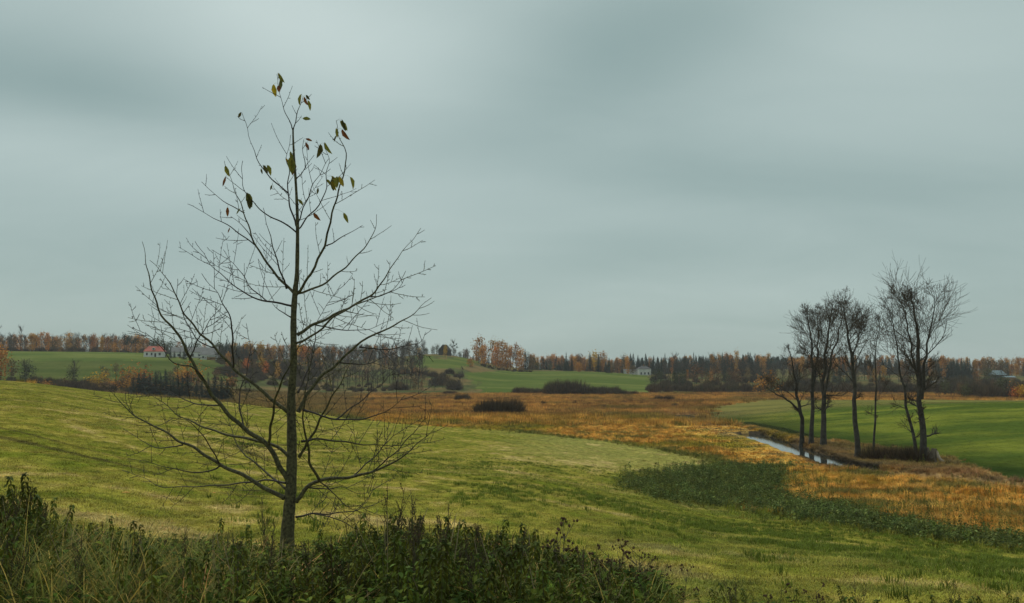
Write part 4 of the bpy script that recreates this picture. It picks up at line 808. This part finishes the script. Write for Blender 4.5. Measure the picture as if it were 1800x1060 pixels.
for i in range(3):
    reg(f'birch{i}', 'birch_tree', 12, ('trunk', stem(11, .16).mesh('trunk', mtr)), ('crown', crown(100 + i, 3.6 + .5 * i, 10.2, 1.4, 640, .34, 'oval').mesh('crown', mo1)))
    reg(f'gold{i}', 'autumn_tree', 10, ('trunk', stem(8, .2).mesh('trunk', mtd)), ('crown', crown(110 + i, 6.5, 8, 1.8, 620, .42, 'round').mesh('crown', mo2)))
    reg(f'brown{i}', 'autumn_tree', 10, ('trunk', stem(8, .2).mesh('trunk', mtd)), ('crown', crown(120 + i, 6, 8, 1.6, 480, .40, 'round').mesh('crown', mo3)))
    reg(f'spruce{i}', 'spruce_tree', 11, ('trunk', stem(10, .18).mesh('trunk', mtd)), ('crown', spruce(130 + i, 4.6 + .4 * i, 11).mesh('crown', msp)))
    reg(f'olive{i}', 'broadleaf_tree', 9, ('trunk', stem(7, .2).mesh('trunk', mtd)), ('crown', crown(140 + i, 6, 7.4, 1.2, 620, .36, 'round').mesh('crown', mol)))
    tb, wb = baretree(150 + i, 12.5, 6, 190); reg(f'bare{i}', 'bare_tree', 12.5, ('trunk', tb.mesh('trunk', mtd)), ('crown', wb.mesh('crown', mtw)))
    reg(f'pine{i}', 'pine_tree', 12, ('trunk', stem(11, .18).mesh('trunk', mtd)), ('crown', crown(160 + i, 4.5, 5.5, 6, 420, .34, 'round', 14).mesh('crown', msp)))
    reg(f'bush{i}', 'bush', 2.6, ('twigs', stickbush(170 + i, 4.4, 2.6, 650, .045).mesh('twigs', mwb)))
    cb = crown(180 + i, 4.4, 1.9, .3, 380, .24, 'round', 20); sb = stickbush(183 + i, 4.2, 2.4, 260, .04)
    reg(f'obush{i}', 'bush', 2.5, ('twigs', sb.mesh('twigs', mwb)), ('foliage', cb.mesh('foliage', mo2 if i else mo3)))
def place(kind, px, Y, H, label, cat, group, wide=1.0, py=None):
    k = kind if kind in KIND else kind + str(random.randrange(3)); name, ps, H0 = KIND[k]; x = (px - 900) / F * Y; z = h1(x, Y); e = empty(name, (x, Y, z - .15), label, cat, group)
    s = H / H0; wide = wide * random.uniform(.75, 1.4); e.scale = (s * wide, s * wide, s); e.rotation_euler = (0, 0, random.uniform(0, 6.28))
    for n_, me in ps: o = bpy.data.objects.new(n_, me); col.objects.link(o); o.parent = e
    return e
def fit(t):
    for a_, b_ in (('in the wood along the top of the left green hill field', 'above the left hill field'), ('in the dark wood between the white house and the alders', 'in the wood between white house and alders'), ('below the dark wood between white house and alders', 'below the wood left of the alders'), ('at the back of the grey wood right of the young tree', 'behind the grey wood at centre left'), ('in the wood behind the young tree trunk', 'behind the young tree trunk'), ('along the far edge of the marsh at right', 'along the far marsh edge'), ('in the dark row right of the long grey building', 'in the row right of the long building')):
        if len(t.split()) > 16: t = t.replace(a_, b_)
    if len(t.split()) > 16: t = t.replace(' the ', ' ', 1)
    return t
def zone(n, px0, px1, Y0, Y1, mix, h0, h1_, where, group):
    words = {'birch': ('orange birch', 'tree'), 'gold': ('golden autumn tree', 'tree'), 'brown': ('brown autumn tree', 'tree'), 'spruce': ('dark spruce', 'tree'), 'olive': ('olive green tree', 'tree'), 'bare': ('bare grey tree', 'tree'), 'pine': ('tall dark pine', 'tree'), 'bush': ('brown leafless bush', 'bush'), 'obush': ('orange tinged bush', 'bush')}
    ks = [k for k, w in mix.items() for _ in range(w)]
    cnt = {}
    for i in range(n):
        k = random.choice(ks); px = px0 + (px1 - px0) * (i + random.random()) / n; Y = random.uniform(Y0, Y1); sc = 1 if 'bush' not in k else .33
        H_ = h0 * .82 + (h1_ * 1.06 - h0 * .82) * random.random() ** .9; u_ = max((H_ - h0 * .82) / (h1_ * 1.06 - h0 * .82), 0); sz_ = ('low', 'mid-height', 'tall')[min(int(u_ * 3), 2)]; sd_ = ('at its left', 'in its middle', 'at its right')[i * 3 // n]
        w_, c_ = words[k]; lab = nth(cnt.get(w_, 0), w_) + ' ' + where if n <= 20 else f'{sz_} {w_} {where.replace(chr(97)+"t the foot of", "below")}, {sd_}'; cnt[w_] = cnt.get(w_, 0) + 1; lab = fit(lab); place(k, px, Y, H_ * (.85 if k in ('gold', 'brown', 'olive') else 1), lab, c_, f'{w_} group {group}'.replace('group ', ''))
# skyline and belts, left to right
zone(50, -50, 262, 650, 690, {'birch': 5, 'bare': 6, 'brown': 2}, 9, 12.5, 'in the wood along the top of the left green hill field', 'in the wood above the left hill field')
zone(8, -40, 52, 640, 655, {'bare': 3, 'brown': 1, 'pine': 1}, 13, 16, 'among the taller trees at far left', 'at the far left of the skyline')
place('gold0', 4, 440, 13, 'bright orange tree at the left edge in front of the green hill', 'tree', None, 1.1); place('brown1', 22, 445, 9, 'brown tree beside the orange tree at the left edge', 'tree', None)
place('bare1', 46, 430, 11, 'rounded leafless tree in front of the left end of the green hill field', 'tree', None, 1.2); place('olive1', 48, 428, 8, 'low olive tree under the leafless tree at left of the hill field', 'tree', None); place('bare2', 133, 430, 10, 'rounded leafless tree standing in front of the middle of the green hill field', 'tree', None, 1.2); place('olive2', 131, 428, 7, 'olive undergrowth tree beneath the middle leafless tree', 'tree', None)
place('pine0', 219, 640, 11.5, 'left of two tall pines on the hill field skyline', 'tree', None, .8); place('pine1', 226, 641, 11, 'right of two tall pines on the hill field skyline', 'tree', None, .8); place('pine2', 238, 640, 9.5, 'round-topped pine just left of the red roofed house', 'tree', None)
place('gold1', 202, 636, 5.5, 'low orange bush on the crest of the hill field left of the pines', 'tree', None)
zone(16, 262, 350, 640, 660, {'spruce': 3, 'olive': 1, 'birch': 1}, 8, 12, 'behind the red roofed house', 'behind the red roofed house')
zone(5, 288, 330, 575, 590, {'spruce': 1}, 5, 7.5, 'between the red roofed house and the long grey building', 'between the two left buildings')
zone(14, 378, 442, 596, 625, {'spruce': 5, 'olive': 1}, 9.5, 12, 'in the dark row right of the long grey building', 'right of the long building')
zone(8, 300, 400, 650, 680, {'birch': 2, 'spruce': 2, 'brown': 2}, 7, 10, 'on the skyline behind the long grey building', 'behind the long building')
for i, (px, Y, H) in enumerate([(236, 410, 6.5), (246, 404, 7), (255, 408, 7.5), (265, 402, 7), (275, 400, 7.8), (284, 406, 7.4), (293, 405, 8), (306, 392, 6.5), (314, 386, 7), (323, 389, 6.4), (332, 390, 6.6)]):
    place('spruce', px, Y - 40, H * 1.2, nth(i, 'small dark spruce') + ' beyond the mown field below the red roofed house', 'tree', 'small spruces at the edge of the mown field', 1.75)
for i, (px, Y, H) in enumerate([(347, 345, 6.6), (357, 338, 7), (368, 330, 7.4), (379, 322, 8.4), (391, 325, 8), (402, 333, 7)]):
    place('spruce', px, Y, H, nth(i, 'dark spruce') + ' in the nearest spruce row behind the mown field', 'tree', 'nearest spruces behind the mown field', 1.6)
zone(26, 55, 235, 380, 425, {'bush': 5, 'obush': 2}, 3, 5, 'in the belt below the left green hill field', 'below the left hill field')
zone(22, 170, 440, 440, 480, {'brown': 2, 'obush': 1, 'bare': 3}, 4, 7, 'in the hedge behind the small spruces', 'behind the small spruces')
zone(14, 400, 520, 500, 560, {'gold': 2, 'birch': 2, 'bare': 3, 'brown': 3, 'bush': 1}, 5, 9, 'in the wood behind the young tree trunk', 'in the wood behind the young tree trunk')
zone(14, 425, 560, 600, 640, {'birch': 4, 'gold': 2, 'spruce': 2, 'bare': 1}, 9, 13, 'on the skyline behind the young tree trunk', 'on the skyline behind the young tree')
zone(48, 540, 745, 475, 540, {'bare': 12, 'brown': 1}, 8, 12, 'in the grey wood right of the young tree', 'in the grey wood at centre left')
zone(26, 535, 740, 570, 640, {'bare': 7, 'birch': 2, 'brown': 1}, 9, 12, 'at the back of the grey wood right of the young tree', 'at the back of the grey wood')
zone(40, 690, 815, 468, 530, {'bare': 6, 'bush': 2, 'brown': 1}, 4, 7.5, 'on the slope left of the valley field', 'on the slope left of the valley field')
zone(12, 700, 820, 535, 560, {'bush': 4, 'obush': 1}, 2, 4, 'along the hedge below the small green slope', 'below the small green slope')
zone(14, 700, 830, 730, 760, {'olive': 3, 'spruce': 1, 'brown': 2}, 5, 8, 'on the hilltop around the dark barn', 'around the dark barn')
place('bare0', 797, 700, 12, 'bare tree with round mistletoe balls beside the dark barn', 'tree', None, 1.2); place('gold2', 783, 650, 8, 'narrow yellow tree below the dark barn', 'tree', None, .6)
place('gold0', 827, 610, 5, 'small round orange tree at the left of the orange birches', 'tree', None)
zone(18, 836, 930, 650, 700, {'birch': 8, 'spruce': 1, 'bare': 1}, 12, 17, 'in the bright clump above the valley field', 'in the bright clump above the valley field')
place('brown2', 935, 655, 10, 'dark brown rounded tree at the right end of the bright birch clump', 'tree', None)
zone(10, 935, 1000, 690, 740, {'bush': 2, 'spruce': 2, 'birch': 1, 'olive': 2}, 5, 8, 'in the skyline gap above the valley field', 'in the skyline gap')
zone(20, 995, 1115, 670, 710, {'spruce': 3, 'birch': 3, 'brown': 2, 'bare': 2, 'gold': 1}, 9, 14, 'in the mixed row left of the white house', 'left of the white house')
place('gold1', 1017, 668, 6, 'bright red-orange low tree in the row left of the white house', 'tree', None)
zone(14, 1105, 1190, 735, 775, {'spruce': 5, 'birch': 2}, 12, 15.5, 'directly behind the white house', 'behind the white house')
zone(34, 1180, 1350, 640, 700, {'spruce': 7, 'birch': 2, 'bare': 2}, 11, 15, 'in the dark wood between the white house and the alders', 'in the dark middle wood')
zone(34, 1145, 1360, 490, 570, {'bare': 9, 'brown': 2, 'birch': 1, 'olive': 1}, 7, 11, 'at the foot of the dark wood between white house and alders', 'at the foot of the dark middle wood')
zone(30, 1350, 1650, 520, 640, {'bare': 4, 'spruce': 3, 'brown': 2, 'birch': 2}, 8, 12, 'in the wood seen through the alders', 'in the wood seen through the alders')
zone(16, 1640, 1712, 640, 690, {'spruce': 5, 'birch': 1}, 12, 15, 'in the dark block right of the alders', 'in the dark block right of the alders')
place('birch0', 1710, 650, 12.5, 'slim orange birch in the gap right of the dark spruce block', 'tree', None, .7)
zone(10, 1712, 1760, 690, 740, {'birch': 3, 'spruce': 2, 'brown': 2}, 11, 15.5, 'beside the right farmhouse on the skyline', 'beside the right farmhouse')
zone(18, 1750, 1860, 760, 830, {'birch': 5, 'bare': 3, 'spruce': 1}, 11, 14, 'at the far right of the skyline', 'at the far right of the skyline')
place('olive0', 1735, 600, 8, 'rounded dark green tree in front of the right farmhouse', 'tree', None, 1.3)
zone(34, 1640, 1860, 355, 430, {'bush': 6, 'olive': 1, 'brown': 1, 'bare': 2}, 4, 6.5, 'in the belt behind the right green field', 'behind the right green field')
zone(16, 1640, 1860, 470, 560, {'bush': 3, 'brown': 2, 'olive': 1}, 5, 7.5, 'on the rise behind the right bush belt', 'on the rise behind the right belt')
place('gold2', 1796, 350, 4.5, 'orange bush at the right edge behind the green field', 'bush', None, 1.4); place('obush1', 1782, 352, 3.2, 'low orange bush beside the one at the right edge', 'bush', None)
zone(40, 1140, 1660, 440, 475, {'bush': 8, 'obush': 1, 'olive': 1}, 3.2, 5.5, 'along the far edge of the marsh at right', 'along the far marsh edge at right')
TH = sorted([(px0 + (px1 - px0) * (i + .5) / n, Y, H) for px0, px1, Y, n, H in ((905, 965, 440, 8, 3.6), (905, 930, 438, 3, 4.2), (1045, 1085, 430, 6, 4), (970, 1015, 415, 7, 7.0), (1000, 1060, 412, 7, 4.4), (1050, 1120, 405, 8, 2.8)) for i in range(n)])
c_ = [0, 0, 0]
for px, Y, H in TH:
    q_ = 0 if px < 967 else (1 if px < 1018 else 2); w_ = ['left, lower part', 'tall middle', 'long right tail'][q_]
    place('bush', px, Y + random.uniform(-3, 3), H * random.uniform(.85, 1.1), nth(c_[q_], 'bush') + f' in the {w_} of the long marsh thicket', 'bush', 'long thicket in front of the valley field'); c_[q_] += 1
for i, px in enumerate((850, 862, 875, 887, 899, 906)): place('bush', px, 222 + i % 3, 3.6 + .3 * (i % 3), nth(i, 'bush') + ' of the big dark thicket alone on the open marsh', 'bush', 'big thicket on the open marsh', .9)
for i, px in enumerate((806, 814, 821)): place('bush', px, 322, 3, nth(i, 'bush') + ' of the small thicket left of the big marsh one', 'bush', 'small thicket on the marsh', .9)
for i, px in enumerate((1157, 1168, 1176)): place('bush', px, 330, 2.1, nth(i, 'low bush') + ' of the small dark thicket right of the long one', 'bush', 'small thicket at right', 1.2)
for i, px in enumerate((786, 795)): place('bush', px, 430, 2.2, ('left' if i == 0 else 'right') + ' of two low dark bushes at the hill foot left of the valley field', 'bush', 'low bushes at the foot of the hill', 1.6)
zone(10, 930, 1230, 255, 300, {'bush': 1}, .9, 1.5, 'very low on the marsh beyond the big thicket', 'very low bushes on the marsh')
for i, (px, Y) in enumerate(((1528, 104), (1545, 103), (1562, 102), (1578, 101), (1594, 100), (1604, 99))): place('bush', px, Y, 2.0, nth(i, 'brown brushy bush') + ' between the thin alder and the tallest', 'bush', 'brush under the alders', .95)
# mistletoe of the hill tree
x_ = (797 - 900) / F * 700; z_ = h1(x_, 700); b = MB(); r = random.Random(9)
for cx, cz in ((-2.2, 8), (-1, 6.5), (.8, 7.6), (2, 8.6), (2.6, 6.4), (0, 9.6)):
    for _ in range(40): cards(b, cx + r.gauss(0, .35), r.gauss(0, .35), cz + r.gauss(0, .35), .25, r, (1, 1, 1))
o = b.build('mistletoe', msp); o.location = (x_, 700, z_); tag(o, 'dark mistletoe balls in the bare tree on the hill by the barn', 'mistletoe', kind='stuff')
# far woods reading as one mass
def woodproto(kind):
    name, ps, H0 = KIND[kind]; out = []
    b = MB(); mats = []
    return [bpy.data.objects.new(n_, me) for n_, me in ps]
def farwood(name, kinds, spec, label):
    pts = []; sc = []
    for n, px0, px1, Y0, Y1, h0, h1_ in spec:
        px = rng.uniform(px0, px1, n); Y = rng.uniform(Y0, Y1, n); X = (px - 900) / F * Y; pts.append(np.stack([X, Y, hgt(X, Y) - .3], 1)); sc.append(rng.uniform(h0, h1_, n))
    pts = np.concatenate(pts); sc = np.concatenate(sc); pr = [[o for o in woodproto(k) if o.name.startswith(('crown', 'twigs'))][0] for k in kinds]
    s = sc / 12; scatter(name, pts, np.stack([s * 0, s * 0, rng.uniform(0, 6.28, len(s))], 1), np.stack([s, s, s], 1), np.ones((len(s), 3)), pr, label, 'woodland')
farwood('spruce_wood', ['spruce0', 'spruce1', 'spruce2'], [(420, 1335, 1490, 900, 1050, 10, 14), (260, 1090, 1360, 720, 860, 11, 15), (120, 1480, 1700, 740, 900, 12, 15), (60, 1700, 2300, 900, 1100, 11, 15), (120, 930, 1100, 760, 950, 9, 13), (70, 280, 480, 690, 800, 8, 12), (200, 640, 900, 1000, 1250, 9, 13)], 'far-off dark spruce wood on the skyline')
farwood('birch_wood', ['birch0', 'birch1', 'birch2'], [(260, -900, 262, 695, 800, 10, 13.5), (55, 400, 740, 650, 800, 8, 11.5), (60, 930, 1110, 740, 850, 9, 12), (60, 1180, 1650, 700, 850, 11, 14), (180, 1650, 2400, 850, 1050, 11, 15)], 'far-off orange birch wood on the skyline')
farwood('bare_wood', ['bare0', 'bare1', 'bare2'], [(200, -900, 262, 690, 800, 10, 14), (240, 520, 745, 540, 760, 9, 12), (90, 380, 520, 560, 700, 6, 10), (140, 1150, 1650, 560, 700, 8, 12), (120, 1600, 2300, 600, 900, 8, 12), (60, 920, 1000, 740, 800, 6, 9)], 'far-off leafless wood behind the fields')
farwood('scrub', ['bush0', 'bush1', 'bush2', 'obush0'], [(260, -900, 262, 662, 720, 14, 24), (90, 262, 470, 640, 700, 12, 20), (200, 380, 560, 480, 600, 10, 20), (130, -700, 440, 370, 440, 9, 20), (50, 520, 690, 462, 500, 6, 12), (160, 1140, 1900, 470, 600, 12, 24), (40, 845, 935, 645, 660, 5, 10), (50, 1860, 2500, 350, 430, 18, 26)], 'low scrub filling the gaps between the far woods')

# ------------------------------------------------------------------ buildings
m_white = material('white_render', (.55, .55, .53), (.68, .68, .65), .6, .9); m_red = material('red_tiles', (.33, .07, .05), (.45, .12, .08), 1.5, .8); m_grey = material('grey_sheet_roof', (.09, .095, .09), (.14, .145, .14), .6, .8); m_slate = material('slate_roof', (.06, .06, .06), (.10, .10, .10), .8, .8); m_glass = material('window_glass', (.03, .04, .05), (.05, .06, .07), 1, .15, 0, .5)
m_wood = material('weathered_wood', (.2, .12, .06), (.3, .18, .09), 1, .9); m_dark = material('dark_boards', (.03, .028, .028), (.06, .055, .05), 1, .9); m_blue = material('blue_grey_roof', (.13, .18, .2), (.2, .26, .28), .6, .6)
def gable(b, w, d, h, e, ov=.4, hip=0):                             # roof solid: eaves at h, ridge e higher
    x, y = w / 2 + ov, d / 2 + ov; hx = x - hip
    v = [(-x, -y, h), (x, -y, h), (x, y, h), (-x, y, h), (-hx, 0, h + e), (hx, 0, h + e)]; b.add(v, [(0, 1, 5, 4), (2, 3, 4, 5), (0, 3, 2, 1)]); b.add(v, [(1, 2, 5), (3, 0, 4)])
def house(name, label, cat, px, Y, w, d, h, e, rot, mw, mr, wins, hip=0, door=None, chimney=None, dormers=()):
    x = (px - 900) / F * Y; z = h1(x, Y); o = empty(name, (x, Y, z - .3), label, cat); o.rotation_euler = (0, 0, R(rot))
    b = MB(); b.box(-w / 2, w / 2, -d / 2, d / 2, 0, h)
    if not hip: b.add([(-w / 2, -d / 2, h), (-w / 2, d / 2, h), (-w / 2, 0, h + e * .93)], [(0, 1, 2)]); b.add([(w / 2, -d / 2, h), (w / 2, d / 2, h), (w / 2, 0, h + e * .93)], [(0, 1, 2)])
    b.build('wall', mw, o); b = MB(); gable(b, w, d, h + .02, e, .4, hip); rf = b.build('roof', mr, o)
    if chimney is not None: b = MB(); b.box(chimney - .35, chimney + .35, -.35, .35, h + e * .5, h + e + .9); b.build('chimney', m_wood, rf)
    for wx, wz, ww, wh in wins:
        b = MB(); b.box(wx - ww / 2, wx + ww / 2, -d / 2 - .06, -d / 2 + .05, wz, wz + wh); b.build('window', m_glass, o)
    if door: b = MB(); b.box(door - .5, door + .5, -d / 2 - .05, -d / 2 + .05, .1, 2.3); b.build('door', m_dark, o)
    for dx_ in dormers:
        b = MB(); b.box(dx_ - .8, dx_ + .8, -d / 2 + .6, 0, h + e * .3, h + e * .68); dm = b.build('dormer', m_white, rf); b = MB(); b.box(dx_ - .5, dx_ + .5, -d / 2 + .54, -d / 2 + .62, h + e * .36, h + e * .6); b.build('window', m_glass, dm)
    return o
house('house', 'white house with red hipped tile roof on top of the left green hill', 'house', 273, 585, 11.5, 8, 3.2, 3.2, 14, m_white, m_red, [(-4, 1, 1, 1.5), (-1.4, 1, .9, 1.5), (3, 1, 1.2, 1.5)], 2.6, .6, 1.5, (-.5,))
house('long_house', 'long low building with grey roof behind spruces, right of the red roofed house', 'building', 345, 600, 27, 9, 3.4, 3, 6, m_white, m_grey, [(-9, 1, 1.4, 1.4), (-5, 1, 1.4, 1.4), (-1, 1, 1.4, 1.4), (3, 1, 1.4, 1.4), (6, 1, 1.4, 1.4)], 0, 8.5)
house('cottage', 'small gabled building with wooden porch right of the long grey roof', 'house', 370, 588, 9, 7, 3, 2.6, -8, m_white, m_grey, [(-2.6, 1, 1.2, 1.3)], 0)
x_ = (373 - 900) / F * 582; e = empty('porch', (x_, 582, h1(x_, 582)), 'orange wooden porch in front of the small gabled building', 'porch'); b = MB(); b.box(-2.6, 2.6, -1, 1, 2.2, 2.4); b.build('roof', m_grey, e)
b = MB(); b.box(-2.5, 2.5, -.9, -.8, 0, 1.8); b.build('board_wall', m_wood, e)
for sx in (-2.4, 2.4): b = MB(); b.box(sx - .1, sx + .1, -.95, -.75, 0, 2.2); b.build('post', m_wood, e)
house('white_house', 'white house with dark grey hipped roof beyond the valley field', 'house', 1131, 690, 8.4, 8, 4.4, 2.2, 4, m_white, m_slate, [(-2.6, .6, .9, 1.6), (0, .6, .9, 1.6), (2.4, .6, .9, 1.6)], 3.2, None, 0)
house('white_shed', 'long low white shed adjoining the left side of the white house', 'shed', 1110, 694, 11, 5, 2.6, 1.0, -8, m_white, m_grey, [(-3, 1, .8, .8), (1, 1, .8, .8)])
house('barn', 'dark steep-roofed barn on the hilltop beside the mistletoe tree', 'barn', 782, 705, 6.5, 7, 3.6, 4.2, 70, m_dark, m_dark, [])
house('farmhouse', 'farmhouse with blue-grey roof among trees at far right', 'house', 1751, 655, 8.5, 7, 3.6, 3, 12, m_dark, m_blue, [(-2, 1, 1, 1.2), (2, 1, 1, 1.2)], 1.5)
house('farm_shed', 'low shed with flat blue-grey roof right of the far farmhouse', 'shed', 1770, 650, 6.5, 6, 2.2, .9, 6, m_wood, m_blue, [])
house('greenhouse', 'low pale glasshouse behind the tallest alder', 'greenhouse', 1648, 560, 8, 4, 1.8, 1.1, -8, m_white, m_white, [(-2, .5, 1, 1), (2, .5, 1, 1)])

# ------------------------------------------------------------------ small things
ml_o = material('fallen_leaf', (.55, .22, .02), (.7, .3, .04), 10, .6, .3)
for px, py, lb in ((213, 874, 'bright orange fallen leaf lying on the mown grass at left'), (372, 873, 'small pale fallen leaf on the grass below the lowest left branch')):
    g_ = ground_at(px, py, 8, 60); b = MB(); leaf(b, (0, 0, 0), (1, .2, .1), (0, 0, 1), .14 if px < 300 else .09, .09, (1, 1, 1), 0, .2, .1); o = b.build('fallen_leaf', ml_o); o.location = (g_[0], g_[1], g_[2] + .07); tag(o, lb, 'leaf')
m_post = material('concrete_post', (.4, .38, .34), (.52, .5, .45), 3, .9)
# ------------------------------------------------------------------ air
hz = bpy.data.materials.new('haze'); hz.use_nodes = True; t = hz.node_tree; t.nodes.clear(); pv = N('ShaderNodeVolumePrincipled', t); pv.inputs['Color'].default_value = (.93, .96, .95, 1); pv.inputs['Density'].default_value = .00013; pv.inputs['Anisotropy'].default_value = .2
oo = N('ShaderNodeOutputMaterial', t); t.links.new(pv.outputs[0], oo.inputs['Volume'])
b = MB(); b.box(-3600, 3600, -3600, 3600, -14, 42); tag(b.build('haze', hz), 'thin autumn haze over the whole valley', 'haze', kind='stuff')
